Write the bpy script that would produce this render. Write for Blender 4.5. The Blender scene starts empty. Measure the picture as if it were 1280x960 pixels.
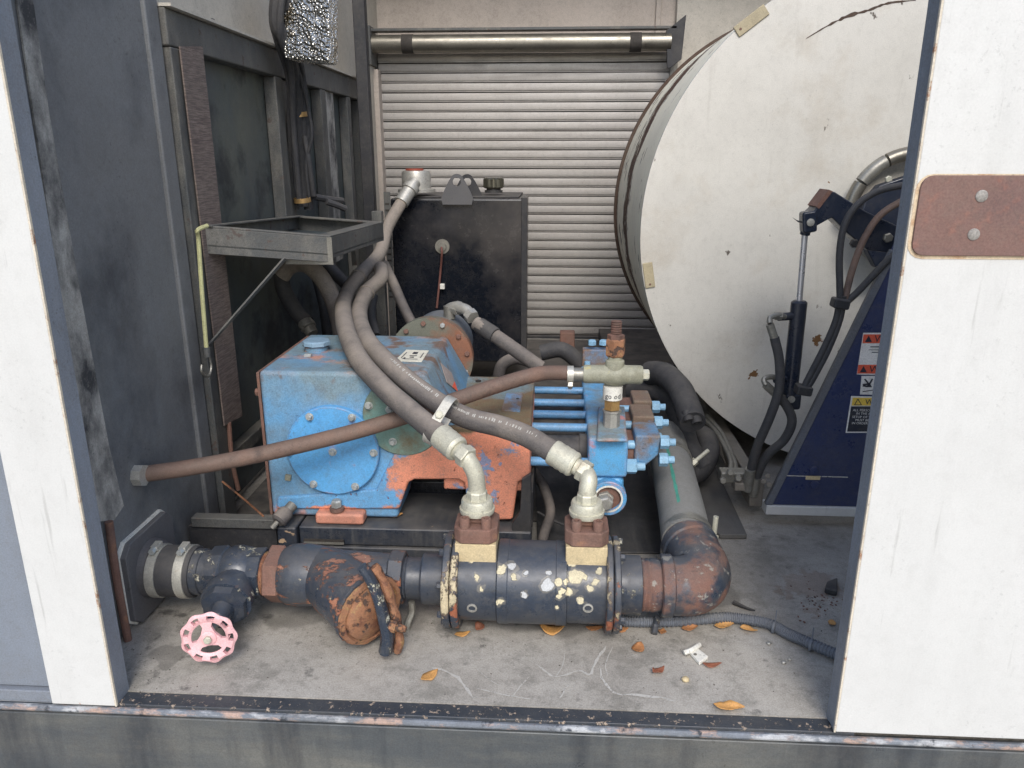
import bpy, bmesh, math, random
from mathutils import Vector, Matrix
random.seed(11)
R = math.radians
scene = bpy.context.scene
col = scene.collection

# ---------------------------------------------------------------- camera
FPX = 950.0; PITCH = R(16.7); YAW = R(3.2); CAM = Vector((0, -.97, .78))
cd = bpy.data.cameras.new('camera'); cam = bpy.data.objects.new('camera', cd); col.objects.link(cam)
cd.sensor_width = 36; cd.lens = FPX / 1280 * 36; cd.clip_start = .02; cd.clip_end = 200
cam.location = CAM; cam.rotation_euler = (math.pi / 2 - PITCH, 0, YAW)
scene.camera = cam
# ---------------------------------------------------------------- light: bright soft daylight from behind the camera
EL, AZ = R(44), R(172)          # sun elevation, direction it comes from (deg from +Y clockwise)
w = bpy.data.worlds.new('World'); scene.world = w; w.use_nodes = True
nt = w.node_tree; nt.nodes.clear()
sky = nt.nodes.new('ShaderNodeTexSky'); sky.sky_type = 'NISHITA'; sky.sun_disc = False
sky.sun_elevation = EL; sky.sun_rotation = AZ; sky.dust_density = 1.9; sky.air_density = 1.0; sky.ozone_density = .6
bg = nt.nodes.new('ShaderNodeBackground'); bg.inputs['Strength'].default_value = .13
ow = nt.nodes.new('ShaderNodeOutputWorld')
nt.links.new(sky.outputs[0], bg.inputs[0]); nt.links.new(bg.outputs[0], ow.inputs[0])
sl = bpy.data.lights.new('sun', 'SUN'); sl.energy = 1.15; sl.angle = R(22); sl.color = (1, .975, .935)
sun = bpy.data.objects.new('sun', sl); col.objects.link(sun)
sd = Vector((math.sin(AZ) * math.cos(EL), math.cos(AZ) * math.cos(EL), math.sin(EL)))
sun.rotation_euler = sd.to_track_quat('Z', 'Y').to_euler()
scene.view_settings.view_transform = 'Standard'; scene.view_settings.look = 'None'
scene.view_settings.exposure = .88; scene.view_settings.gamma = 1

# ---------------------------------------------------------------- helpers
_f = Vector((-math.sin(YAW) * math.cos(PITCH), math.cos(YAW) * math.cos(PITCH), -math.sin(PITCH)))
_r = Vector((math.cos(YAW), math.sin(YAW), 0)); _u = _r.cross(_f)
def at(px, py, X=None, Y=None, Z=None):
    """world point seen at photo pixel (px,py) that lies on the plane X=, Y= or Z="""
    d = _f + _r * ((px - 640) / FPX) + _u * ((480 - py) / FPX)
    for i, v in enumerate((X, Y, Z)):
        if v is not None: return CAM + d * ((v - CAM[i]) / d[i])
def V(*a): return Vector(a)
def PY(*pts): return [at(x, y, Y=Y) for x, y, Y in pts]

def smooth_path(pts, k=6):
    pts = [Vector(p) for p in pts]
    if len(pts) < 3: return pts
    out = []
    P = [pts[0] * 2 - pts[1]] + pts + [pts[-1] * 2 - pts[-2]]
    for i in range(1, len(P) - 2):
        a, b, c, d = P[i - 1:i + 3]
        for j in range(k):
            t = j / k
            out.append(.5 * ((2 * b) + (c - a) * t + (2 * a - 5 * b + 4 * c - d) * t * t + (3 * b - a - 3 * c + d) * t ** 3))
    out.append(pts[-1]); return out

def frame(d):
    d = Vector(d).normalized()
    a = V(0, 0, 1) if abs(d.z) < .9 else V(0, 1, 0)
    x = a.cross(d).normalized(); return x, d.cross(x), d

WL = {}
class MB:
    def __init__(s): s.v = []; s.f = []
    def box(s, c, size, rot=None):
        c = Vector(c); h = Vector(size) / 2; b = len(s.v)
        m = rot if rot else Matrix.Identity(3)
        for z in (-1, 1):
            for x, y in ((-1, -1), (1, -1), (1, 1), (-1, 1)):
                s.v.append(c + m @ V(x * h.x, y * h.y, z * h.z))
        for q in ((3, 2, 1, 0), (4, 5, 6, 7), (0, 1, 5, 4), (1, 2, 6, 5), (2, 3, 7, 6), (3, 0, 4, 7)):
            s.f.append([b + i for i in q])
        return s
    def bb(s, x0, x1, y0, y1, z0, z1): return s.box(((x0 + x1) / 2, (y0 + y1) / 2, (z0 + z1) / 2), (abs(x1 - x0), abs(y1 - y0), abs(z1 - z0)))
    def rings(s, rings, cap0=True, cap1=True, closed=False):
        b = len(s.v); n = len(rings[0])
        for r in rings: s.v += r
        m = len(rings)
        for i in range(m if closed else m - 1):
            for j in range(n):
                k = (j + 1) % n; i2 = (i + 1) % m
                s.f.append([b + i * n + j, b + i * n + k, b + i2 * n + k, b + i2 * n + j])
        if not closed:
            if cap0: s.f.append([b + j for j in range(n)][::-1])
            if cap1: s.f.append([b + (m - 1) * n + j for j in range(n)])
        return s
    def tube(s, pts, r, n=12, k=6, caps=True, flat=1.0, sm=True):
        P = smooth_path(pts, k) if sm else [Vector(p) for p in pts]
        if not callable(r):
            r0 = r; r = lambda t: r0
        x, y, d = frame(P[1] - P[0]); rr = []
        L = len(P) - 1
        for i, p in enumerate(P):
            t = (P[min(i + 1, L)] - P[max(i - 1, 0)]).normalized()
            y = (y - t * y.dot(t)).normalized(); x = y.cross(t)
            q = r(i / L)
            rr.append([p + (x * math.cos(a) + y * math.sin(a) * flat) * q for a in [2 * math.pi * j / n for j in range(n)]])
        return s.rings(rr, caps, caps)
    def lathe(s, o, axis, prof, n=32, ph=0, cap0=True, cap1=True):
        x, y, d = frame(axis); o = Vector(o)
        rr = [[o + d * t + (x * math.cos(a) + y * math.sin(a)) * q for a in [2 * math.pi * j / n + ph for j in range(n)]] for t, q in prof]
        return s.rings(rr, cap0, cap1)
    def cyl(s, a, b, r, n=24, ph=0, ch=0):
        a = Vector(a); b = Vector(b); L = (b - a).length
        pr = [(0, r), (L, r)] if not ch else [(0, r - ch), (ch, r), (L - ch, r), (L, r - ch)]
        return s.lathe(a, b - a, pr, n, ph)
    def prism(s, poly, ext):
        poly = [Vector(p) for p in poly]; ext = Vector(ext); b = len(s.v); n = len(poly)
        nrm = V(0, 0, 0)
        for i in range(n): nrm += poly[i].cross(poly[(i + 1) % n])
        if nrm.dot(ext) > 0: poly.reverse()
        s.v += poly + [p + ext for p in poly]
        s.f.append([b + i for i in range(n)]); s.f.append([b + n + i for i in range(n)][::-1])
        for i in range(n):
            j = (i + 1) % n; s.f.append([b + j, b + i, b + n + i, b + n + j])
        return s
    def quad(s, a, b, c, d):
        k = len(s.v); s.v += [Vector(a), Vector(b), Vector(c), Vector(d)]; s.f.append([k, k + 1, k + 2, k + 3]); return s
    def build(s, name, mat, parent=None, bevel=0, seg=2, ang=35, smooth=True, loc=None, solid=0):
        if parent is not None: wl = WL[parent.name]
        else:
            if loc is None:
                mn = [min(p[i] for p in s.v) for i in range(3)]; mx = [max(p[i] for p in s.v) for i in range(3)]
                loc = V((mn[0] + mx[0]) / 2, (mn[1] + mx[1]) / 2, mn[2])
            wl = Vector(loc)
        me = bpy.data.meshes.new(name)
        me.from_pydata([tuple(p - wl) for p in s.v], [], s.f)
        me.validate()
        bm = bmesh.new(); bm.from_mesh(me); bmesh.ops.recalc_face_normals(bm, faces=bm.faces); bm.to_mesh(me); bm.free()
        if smooth:
            for p in me.polygons: p.use_smooth = True
            me.set_sharp_from_angle(angle=R(ang))
        me.materials.append(mat)
        o = bpy.data.objects.new(name, me); col.objects.link(o)
        if parent is not None: o.parent = parent
        else: o.location = wl
        WL[o.name] = wl.copy()
        if solid:
            m = o.modifiers.new('solid', 'SOLIDIFY'); m.thickness = solid; m.offset = 0
        if bevel:
            m = o.modifiers.new('bevel', 'BEVEL'); m.width = bevel; m.segments = seg; m.limit_method = 'ANGLE'; m.angle_limit = R(40)
            m.harden_normals = True
        return o

def tag(o, label, cat=None, group=None, kind=None):
    if label: o['label'] = label
    if cat: o['category'] = cat
    if group: o['group'] = group
    if kind: o['kind'] = kind
    return o
def thing(name, label, cat, loc, group=None):
    o = bpy.data.objects.new(name, None); col.objects.link(o); o.location = loc; o.empty_display_size = .05
    WL[o.name] = Vector(loc); return tag(o, label, cat, group)

def text_mb(mb, s, o, ux, uy, size, center=False):
    """flat lettering: origin o, unit vectors ux (reading direction) and uy (up)"""
    cu = bpy.data.curves.new('t', 'FONT'); cu.body = s; cu.size = size; cu.resolution_u = 2
    if center: cu.align_x = 'CENTER'
    t = bpy.data.objects.new('t', cu); col.objects.link(t)
    bpy.context.view_layer.update()
    me = bpy.data.meshes.new_from_object(t.evaluated_get(bpy.context.evaluated_depsgraph_get()))
    b = len(mb.v)
    for q in me.vertices: mb.v.append(Vector(o) + Vector(ux) * q.co.x + Vector(uy) * q.co.y)
    for p in me.polygons: mb.f.append([b + i for i in p.vertices])
    bpy.data.objects.remove(t); bpy.data.curves.remove(cu); bpy.data.meshes.remove(me)
    return mb

# ---------------------------------------------------------------- materials
def C(r, g, b):
    return tuple(((c / 255) / 12.92 if c / 255 <= .04045 else ((c / 255 + .055) / 1.055) ** 2.4) for c in (r, g, b)) + (1,)

class NT:
    def __init__(s, name):
        s.m = bpy.data.materials.new(name); s.m.use_nodes = True; s.t = s.m.node_tree
        s.b = s.t.nodes['Principled BSDF']
        g = s.t.nodes.new('ShaderNodeNewGeometry'); s.pos = g.outputs['Position']; s.nrm = g.outputs['Normal']
    def n(s, ty, **kw):
        o = s.t.nodes.new(ty)
        for k, v in kw.items(): setattr(o, k, v)
        return o
    def l(s, a, b): s.t.links.new(a, b)
    def val(s, sock, v):
        if isinstance(v, (int, float, tuple, list, Vector)): sock.default_value = v
        else: s.l(v, sock)
    def math(s, op, a, b=0.0, clamp=False):
        o = s.n('ShaderNodeMath', operation=op, use_clamp=clamp); s.val(o.inputs[0], a); s.val(o.inputs[1], b); return o.outputs[0]
    def vmath(s, op, a, b):
        o = s.n('ShaderNodeVectorMath', operation=op); s.val(o.inputs[0], a); s.val(o.inputs[1], b)
        return o.outputs['Value'] if op in ('DISTANCE', 'DOT_PRODUCT', 'LENGTH') else o.outputs[0]
    def noise(s, scale, detail=6, rough=.6, stretch=None, off=(0, 0, 0), dist=0.0):
        v = s.pos
        if stretch or any(off):
            v = s.vmath('MULTIPLY', v, stretch or (1, 1, 1)); v = s.vmath('ADD', v, off)
        o = s.n('ShaderNodeTexNoise'); s.l(v, o.inputs['Vector'])
        o.inputs['Scale'].default_value = scale; o.inputs['Detail'].default_value = detail; o.inputs['Roughness'].default_value = rough
        o.inputs['Distortion'].default_value = dist
        return o.outputs[0]
    def ramp(s, v, a, b, o0=0.0, o1=1.0):
        o = s.n('ShaderNodeMapRange'); o.clamp = True; s.val(o.inputs[0], v)
        for i, q in enumerate((a, b, o0, o1)): o.inputs[i + 1].default_value = q
        return o.outputs[0]
    def axis(s, ax):
        o = s.n('ShaderNodeSeparateXYZ'); s.l(s.pos, o.inputs[0]); return o.outputs['xyz'.index(ax)]
    def mix(s, f, a, b):
        o = s.n('ShaderNodeMix', data_type='RGBA'); s.val(o.inputs[0], f); s.val(o.inputs[6], a); s.val(o.inputs[7], b); return o.outputs[2]
    def mixf(s, f, a, b):
        o = s.n('ShaderNodeMix', data_type='FLOAT'); s.val(o.inputs[0], f); s.val(o.inputs[2], a); s.val(o.inputs[3], b); return o.outputs[0]
    def spots(s, pts, warp=.01, wscale=60):
        """mask of blotches round given surface points (x,y,z,r)"""
        nz = s.n('ShaderNodeTexNoise'); s.l(s.pos, nz.inputs['Vector']); nz.inputs['Scale'].default_value = wscale; nz.inputs['Detail'].default_value = 3
        p = s.vmath('ADD', s.pos, s.vmath('MULTIPLY', s.vmath('SUBTRACT', nz.outputs['Color'], (.5, .5, .5)), (warp * 4,) * 3))
        acc = None
        for x, y, z, r in pts:
            m = s.ramp(s.vmath('DISTANCE', p, (x, y, z)), r * 1.05, r * .9)
            acc = m if acc is None else s.math('MAXIMUM', acc, m)
        return acc

_seed = [0]
def mat(name, base, rough=.5, metal=0.0, var=(8, .25), layers=(), bump=(120, .15), dust=None, spec=.5, bdist=.001, coat=0, grime=.3, edge=None):
    """layers: dict(col,scale,lo,hi,rough,metal,stretch,grad=[(axis,a,b,weight)],spots=[..],depth)"""
    k = NT(name); _seed[0] += 1; off = (_seed[0] * 3.7, _seed[0] * 1.3, _seed[0] * 2.1)
    cl = k.mix(k.math('MULTIPLY', k.ramp(k.noise(var[0], 5, .65, off=off), .35, .7), var[1]), base, tuple(c * .45 for c in base[:3]) + (1,))
    fine = k.ramp(k.noise(var[0] * 9, 4, .7, off=off), .3, .75)
    cl = k.mix(k.math('MULTIPLY', fine, var[1] * .35), cl, tuple(min(1, c * 1.5 + .02) for c in base[:3]) + (1,))
    rg = k.ramp(k.noise(var[0] * 3, 5, .6, off=off), .3, .7, max(.03, rough - .1), min(1, rough + .12)); mt = metal; hgt = None
    for i, L in enumerate(layers):
        o2 = tuple(q + 5.3 * (i + 1) for q in off)
        if 'spots' in L and L.get('depth'):
            cl = k.mix(k.math('MULTIPLY', k.spots([(a_, b_, c_, d_ * 1.28) for a_, b_, c_, d_ in L['spots']], L.get('warp', .006) * 1.3, L.get('wscale', 80) * .8), .55), cl, C(118, 114, 104))
        if 'spots' in L: f = k.spots(L['spots'], L.get('warp', .006), L.get('wscale', 80))
        else:
            v = k.noise(L['scale'], L.get('detail', 8), L.get('nr', .62), L.get('stretch'), o2, L.get('dist', 0.0))
            for ax, a, b, wgt in L.get('grad', ()):
                v = k.math('ADD', v, k.ramp(k.axis(ax), a, b, 0, wgt))
            f = k.ramp(v, L['lo'], L['hi'])
        if 'amt' in L: f = k.math('MULTIPLY', f, L['amt'])
        c2 = k.mix(k.math('MULTIPLY', k.ramp(k.noise(L.get('cs', 40), 6, .7, off=o2), .35, .7), L.get('cv', .5)), L['col'], L.get('col2', tuple(c * .5 for c in L['col'][:3]) + (1,)))
        if 'halo' in L and 'spots' not in L: cl = k.mix(k.math('MULTIPLY', k.ramp(v, L['lo'] - .035, L['hi'] - .02), .8), cl, L['halo'])
        cl = k.mix(f, cl, c2)
        rg = k.mixf(f, rg, L.get('rough', .8)); mt = k.mixf(f, mt, L.get('metal', 0.0))
        if L.get('depth'):
            h = k.math('MULTIPLY', f, L['depth']); hgt = h if hgt is None else k.math('ADD', hgt, h)
    if edge:
        bv = k.n('ShaderNodeBevel'); bv.samples = 4; bv.inputs['Radius'].default_value = edge[1]
        g_ = k.n('ShaderNodeNewGeometry')
        ed = k.ramp(k.vmath('DOT_PRODUCT', bv.outputs[0], g_.outputs['Normal']), .995, .93)
        ed = k.math('MULTIPLY', ed, k.ramp(k.noise(26, 8, .75, off=(off[2], off[1], off[0])), .44, .56))
        cl = k.mix(k.math('MULTIPLY', ed, .9), cl, k.mix(k.ramp(k.noise(60, 4, .7, off=off), .4, .6), edge[0], edge[2]))
    if grime:
        g1 = k.ramp(k.noise(5.5, 10, .78, off=(off[1], off[2], off[0])), .45, .62)
        g2 = k.ramp(k.noise(60, 6, .8, off=(off[2], off[0], off[1])), .5, .64)
        gf = k.math('MULTIPLY', k.math('ADD', k.math('MULTIPLY', g1, .6), k.math('MULTIPLY', g2, .6), True), grime)
        cl = k.mix(gf, cl, C(100, 95, 87)); rg = k.mixf(gf, rg, .85)
        sp = k.ramp(k.noise(150, 3, .7, off=off), .6, .68)
        sp = k.math('MULTIPLY', sp, k.ramp(k.noise(7, 4, .6, off=(off[1] + 9, off[0], off[2])), .5, .62))
        cl = k.mix(k.math('MULTIPLY', sp, min(1, grime * 1.5)), cl, C(44, 40, 38))
        mi = k.ramp(k.noise(420, 2, .6, off=off), .3, .7, 1 - .45 * grime, 1 + .45 * grime)
        mm = k.n('ShaderNodeVectorMath', operation='SCALE'); k.l(cl, mm.inputs[0]); k.l(mi, mm.inputs[3]); cl = mm.outputs[0]
    if dust:
        dc, da = dust
        sz = k.n('ShaderNodeSeparateXYZ'); k.l(k.nrm, sz.inputs[0])
        f = k.math('MULTIPLY', k.ramp(sz.outputs[2], .2, .95), k.ramp(k.noise(14, 7, .7, off=off), .3, .62), True)
        f = k.math('MULTIPLY', f, da); cl = k.mix(f, cl, dc); rg = k.mixf(f, rg, .9)
        mt = k.mixf(f, mt, 0.0)
    k.val(k.b.inputs['Base Color'], cl); k.val(k.b.inputs['Roughness'], rg); k.val(k.b.inputs['Metallic'], mt)
    k.b.inputs['Specular IOR Level'].default_value = spec
    if coat: k.b.inputs['Coat Weight'].default_value = coat; k.b.inputs['Coat Roughness'].default_value = .12
    if bump:
        h = k.math('MULTIPLY', k.noise(bump[0], 5, .65, off=off), bump[1])
        if hgt is not None: h = k.math('ADD', h, hgt)
        bn = k.n('ShaderNodeBump'); bn.inputs['Strength'].default_value = 1; bn.inputs['Distance'].default_value = bdist
        k.l(h, bn.inputs['Height']); k.l(bn.outputs[0], k.b.inputs['Normal'])
    return k.m

RUST = C(122, 90, 78); RUSTD = C(82, 62, 56); RORG = C(166, 120, 88); GREY = C(150, 147, 140)
DUST = C(140, 135, 126)
m_white = mat('white_body_paint', C(200, 200, 197), .35, var=(3, .05), grime=.09, layers=[
    dict(col=C(150, 149, 146), scale=5, lo=.5, hi=.8, stretch=(3.5, 1, .5), amt=.16, rough=.6),
    dict(col=C(128, 126, 120), scale=9, lo=.63, hi=.72, stretch=(7, 1, .5), amt=.3, rough=.6, detail=4),
    dict(col=C(186, 120, 62), col2=C(120, 66, 40), scale=60, lo=.97, hi=1.05, grad=[('z', .02, -.012, .5)], depth=-.5)], bump=(30, .06))
m_edge = mat('worn_paint_edge', C(206, 196, 178), .7, var=(30, .2), layers=[dict(col=RORG, col2=RUST, scale=30, lo=.57, hi=.64, nr=.72, depth=-.5)])
m_skid = mat('navy_black_skid_paint', C(46, 52, 62), .28, grime=.35, var=(8, .4), layers=[dict(col=C(176, 150, 122), scale=26, lo=.66, hi=.68, stretch=(.5, 1, 1)), dict(col=C(120, 118, 112), scale=9, lo=.5, hi=.7, stretch=(5, 1, .6), amt=.4)], dust=(C(112, 108, 102), .55))
m_jamb = mat('slate_blue_jamb_paint', C(122, 129, 139), .5, var=(4, .25), layers=[dict(col=C(70, 76, 86), scale=6, lo=.5, hi=.75, stretch=(1, 1, .3), amt=.5)])
m_rustplate = mat('rust_red_plate', C(118, 90, 82), .75, var=(12, .3), layers=[
    dict(col=C(96, 74, 78), scale=9, lo=.45, hi=.75, amt=.7), dict(col=C(160, 104, 86), scale=70, lo=.55, hi=.75, amt=.5)], bump=(220, .5))
m_rustring = mat('rust_bleed_paint', C(208, 188, 158), .7, var=(25, .4), layers=[dict(col=C(176, 124, 80), scale=22, lo=.48, hi=.62)])
m_zinc = mat('dull_zinc', C(186, 184, 176), .45, .55, var=(25, .4))
m_skirt = mat('weathered_skirt', C(80, 84, 86), .34, .15, var=(3, .4), layers=[
    dict(col=C(124, 122, 112), scale=3.2, lo=.42, hi=.66, stretch=(.7, 1, 3.5), amt=.55, rough=.5, nr=.7),
    dict(col=C(44, 48, 54), scale=5, lo=.46, hi=.66, stretch=(3, 1, .4), amt=.8, rough=.25),
    dict(col=C(170, 166, 156), scale=26, lo=.7, hi=.76, stretch=(.35, 1, 1.6), amt=.5)], bump=(60, .12))
m_lip = mat('black_sill_paint', C(48, 54, 62), .42, var=(20, .5), layers=[
    dict(col=C(176, 158, 140), scale=95, lo=.575, hi=.61, depth=-.5, nr=.7), dict(col=C(96, 98, 98), scale=9, lo=.5, hi=.75, stretch=(.4, 2, 1), amt=.5)], bump=(150, .3))
m_lipedge = mat('scuffed_sill_edge', C(112, 118, 126), .55, .1, var=(25, .5), layers=[
    dict(col=C(178, 152, 138), scale=26, lo=.5, hi=.58, stretch=(.4, 1, 1), depth=-.3, nr=.75), dict(col=C(176, 178, 180), scale=40, lo=.55, hi=.62, stretch=(.4, 1, 1)), dict(col=C(58, 64, 72), scale=30, lo=.58, hi=.64)])
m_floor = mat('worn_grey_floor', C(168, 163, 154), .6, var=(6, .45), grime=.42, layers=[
    dict(col=C(76, 78, 80), scale=3.0, lo=.62, hi=1.0, grad=[('y', .02, .55, .36)], amt=.42, rough=.6),  # floor darkens toward the back: shade of the deep interior put into the colour
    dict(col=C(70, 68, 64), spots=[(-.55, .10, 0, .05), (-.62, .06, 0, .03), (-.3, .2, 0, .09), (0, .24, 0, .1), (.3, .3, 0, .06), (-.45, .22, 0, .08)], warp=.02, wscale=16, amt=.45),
    dict(col=C(110, 108, 100), scale=12, lo=.5, hi=.6, amt=.5, nr=.75),
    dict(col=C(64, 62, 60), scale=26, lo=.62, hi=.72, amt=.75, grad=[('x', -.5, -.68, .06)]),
    dict(col=C(126, 96, 74), spots=[(.50, .33, 0, .05), (.47, .24, 0, .012), (.44, .30, 0, .018)], warp=.02, wscale=45, amt=.35),
    dict(col=C(182, 178, 170), scale=9, lo=.5, hi=.8, stretch=(1, 1.8, 1), amt=.4)], bump=(160, .35))
def crack_mat():
    k = NT('pale_scratch'); k.b.inputs['Base Color'].default_value = C(186, 183, 176); k.b.inputs['Roughness'].default_value = .8
    k.l(k.math('MULTIPLY', k.ramp(k.noise(190, 5, .75), .30, .46), .9), k.b.inputs['Alpha']); return k.m
m_crack = crack_mat()
m_slate = mat('slate_wall_panel', C(112, 114, 116), .45, grime=.28, var=(3, .35), layers=[
    dict(col=C(118, 120, 120), scale=4, lo=.46, hi=.72, stretch=(1, 2.2, .35), amt=.5), dict(col=C(44, 46, 52), scale=4, lo=.5, hi=.68, stretch=(1, 1, .8), amt=.7),
    dict(col=C(140, 140, 140), scale=60, lo=.72, hi=.76, stretch=(1, 1.2, .3), amt=.5)], bump=(40, .15))
m_cream = mat('cream_interior_paint', C(182, 171, 160), .6, var=(3, .16), layers=[dict(col=C(150, 138, 126), scale=5, lo=.55, hi=.85, stretch=(2, 2, .4), amt=.3)])
m_cream2 = mat('grey_cream_paint', C(186, 180, 168), .6, var=(3, .15))
m_cab = mat('weathered_black_steel', C(78, 80, 80), .5, .05, grime=.5, var=(7, .5), dust=(C(120, 116, 106), .6), layers=[
    dict(col=C(140, 136, 126), scale=8, lo=.5, hi=.66, stretch=(1, 1, .4), amt=.6, nr=.72), dict(col=RUSTD, scale=30, lo=.62, hi=.66, amt=.7)])
m_cabpanel = mat('stained_dark_panel', C(66, 76, 80), .42, var=(4, .4), layers=[
    dict(col=C(112, 112, 96), scale=4, lo=.42, hi=.66, stretch=(1, 1, .5), amt=.65, nr=.7), dict(col=C(30, 34, 40), scale=5, lo=.5, hi=.62, amt=.8)])
m_cyl = mat('black_cylinder_paint', C(30, 38, 54), .28, var=(6, .3), grime=.2)
def foil_mat():
    k = NT('silver_foil_wrap'); k.b.inputs['Metallic'].default_value = .9; k.b.inputs['Roughness'].default_value = .22
    vo = k.n('ShaderNodeTexVoronoi'); k.l(k.pos, vo.inputs['Vector']); vo.inputs['Scale'].default_value = 150
    vo2 = k.n('ShaderNodeTexVoronoi'); k.l(k.pos, vo2.inputs['Vector']); vo2.inputs['Scale'].default_value = 38
    h = k.math('ADD', vo.outputs[0], k.math('MULTIPLY', vo2.outputs[0], 2.2))
    bn = k.n('ShaderNodeBump'); bn.inputs['Distance'].default_value = .012; k.l(h, bn.inputs['Height']); k.l(bn.outputs[0], k.b.inputs['Normal'])
    k.l(k.mix(k.ramp(k.noise(14, 5, .7), .5, .66), C(238, 236, 228), C(170, 152, 120)), k.b.inputs['Base Color']); return k.m
m_foil = foil_mat()
m_strap = mat('faded_webbing', C(128, 114, 106), .95, var=(30, .4), layers=[dict(col=C(78, 66, 64), scale=5, lo=.42, hi=.58, stretch=(6, 6, 120), amt=.7, detail=2)], bump=(300, .6))
m_grit = mat('gritty_bare_strip', C(172, 169, 162), .9, var=(60, .5), layers=[dict(col=C(60, 60, 62), scale=16, lo=.45, hi=.65, stretch=(1, 1, .6)), dict(col=C(150, 146, 138), scale=120, lo=.55, hi=.7, amt=.6)], bump=(240, .9))
m_rope = mat('pale_yellow_cord', C(196, 194, 142), .8, var=(60, .3))
m_alu = mat('dusty_aluminium_slat', C(178, 174, 169), .42, .35, grime=.2, var=(5, .14), layers=[dict(col=C(140, 132, 122), scale=4, lo=.48, hi=.72, stretch=(.5, 1, 9), amt=.4)], bump=(60, .05))
m_groove = mat('slat_groove_rubber', C(46, 42, 39), .8)
m_steel = mat('brushed_roller_steel', C(140, 136, 126), .33, .8, var=(8, .35), bump=(40, .05))
m_black = mat('black_gloss_paint', C(18, 22, 30), .14, var=(6, .25), grime=.12, layers=[dict(col=C(110, 104, 100), scale=3, lo=.62, hi=.95, grad=[('x', -.25, 0, .25), ('z', .3, .6, .12)], amt=.5, rough=.45), dict(col=C(120, 92, 78), scale=9, lo=.62, hi=.8, amt=.3)], dust=(C(110, 106, 98), .5), bump=(30, .06))  # paler layer at upper right paints the tank's reflection into its colour
m_blackmatt = mat('matt_black_steel', C(40, 41, 45), .6, var=(10, .4), dust=(C(120, 114, 106), .55))
m_rub = mat('dusty_black_rubber', C(50, 51, 55), .68, var=(18, .35), dust=(C(106, 102, 96), .6), bump=(150, .3))
m_rubg = mat('grey_dusted_hose', C(84, 80, 79), .72, var=(16, .3), layers=[dict(col=C(158, 147, 134), scale=7, lo=.52, hi=.85, grad=[('z', .38, .47, .34)], amt=.8)], dust=(C(146, 136, 126), .75), bump=(220, .9), grime=.4)
m_suct = mat('grey_suction_hose', C(136, 136, 132), .75, var=(14, .3), dust=(C(128, 124, 116), .4), bump=(260, .3))
m_green = mat('green_hose_stripe', C(74, 158, 138), .7, var=(60, .5))
m_brown = mat('rusty_brown_hose', C(106, 86, 76), .66, var=(14, .45), layers=[dict(col=C(136, 106, 90), scale=14, lo=.5, hi=.72, amt=.7), dict(col=C(74, 62, 58), scale=20, lo=.58, hi=.7, amt=.7)], bump=(180, .4))
m_print = mat('white_hose_print', C(178, 176, 170), .8, var=(90, .3))
m_fit = mat('yellowed_zinc_fitting', C(204, 202, 184), .42, .35, var=(28, .3), layers=[dict(col=C(150, 128, 100), scale=30, lo=.6, hi=.72, amt=.6)], dust=(C(176, 168, 150), .3))
m_clamp = mat('clamp_band_steel', C(196, 194, 184), .4, .5, var=(30, .35), layers=[dict(col=C(150, 126, 96), scale=34, lo=.6, hi=.7, amt=.5)])
m_rust = mat('brown_rust', RUST, .85, var=(24, .5), layers=[dict(col=RORG, scale=36, lo=.58, hi=.7, amt=.5), dict(col=RUSTD, scale=18, lo=.5, hi=.68, amt=.8)], bump=(160, .9))
m_orust = mat('orange_rust', C(150, 104, 74), .9, var=(30, .5), layers=[dict(col=C(176, 146, 92), scale=30, lo=.54, hi=.62, amt=.6, nr=.75), dict(col=C(110, 66, 48), scale=20, lo=.5, hi=.58, amt=.8, nr=.75), dict(col=C(62, 48, 44), scale=44, lo=.57, hi=.61, amt=.9, depth=-1)], bump=(180, 1.0))
m_tan = mat('tan_primer', C(196, 178, 140), .7, var=(18, .3), layers=[dict(col=C(70, 64, 56), scale=24, lo=.62, hi=.7, stretch=(.6, 1, 1.6), amt=.6)])
m_olive = mat('oily_olive_paint', C(156, 156, 138), .5, var=(14, .35), layers=[dict(col=C(104, 100, 78), scale=12, lo=.5, hi=.7, amt=.6), dict(col=C(200, 188, 120), scale=46, lo=.62, hi=.7, amt=.6)], bump=(70, .5))
m_brass = mat('tarnished_brass', C(184, 150, 98), .45, .6, var=(30, .4))
m_navy = mat('navy_stand_paint', C(46, 56, 92), .3, var=(5, .35), layers=[
    dict(col=C(86, 96, 126), scale=14, lo=.6, hi=.8, stretch=(2.2, 1, .5), amt=.4), dict(col=C(150, 154, 166), scale=55, lo=.72, hi=.76, stretch=(.5, 1, 1.4), amt=.7)], dust=(C(110, 108, 106), .4), bump=(50, .08))
m_reel = mat('white_reel_paint', C(206, 203, 194), .42, var=(2.5, .12), grime=.16, layers=[
    dict(col=C(168, 150, 122), scale=4, lo=.52, hi=.72, amt=.38, nr=.72), dict(col=C(70, 56, 44), scale=22, lo=.665, hi=.685, stretch=(1, 1, .6), amt=.9), dict(col=C(120, 108, 92), scale=6, lo=.6, hi=.72, stretch=(5, 1, .7), amt=.16),
    dict(col=C(120, 86, 50), spots=[tuple(at(942, 470, Y=.895)) + (.012,), tuple(at(1022, 425, Y=.895)) + (.014,), tuple(at(938, 492, Y=.895)) + (.006,), tuple(at(1012, 402, Y=.895)) + (.006,), tuple(at(1037, 228, Y=.895)) + (.005,)], warp=.012, wscale=70)], bump=(25, .08))
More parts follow.
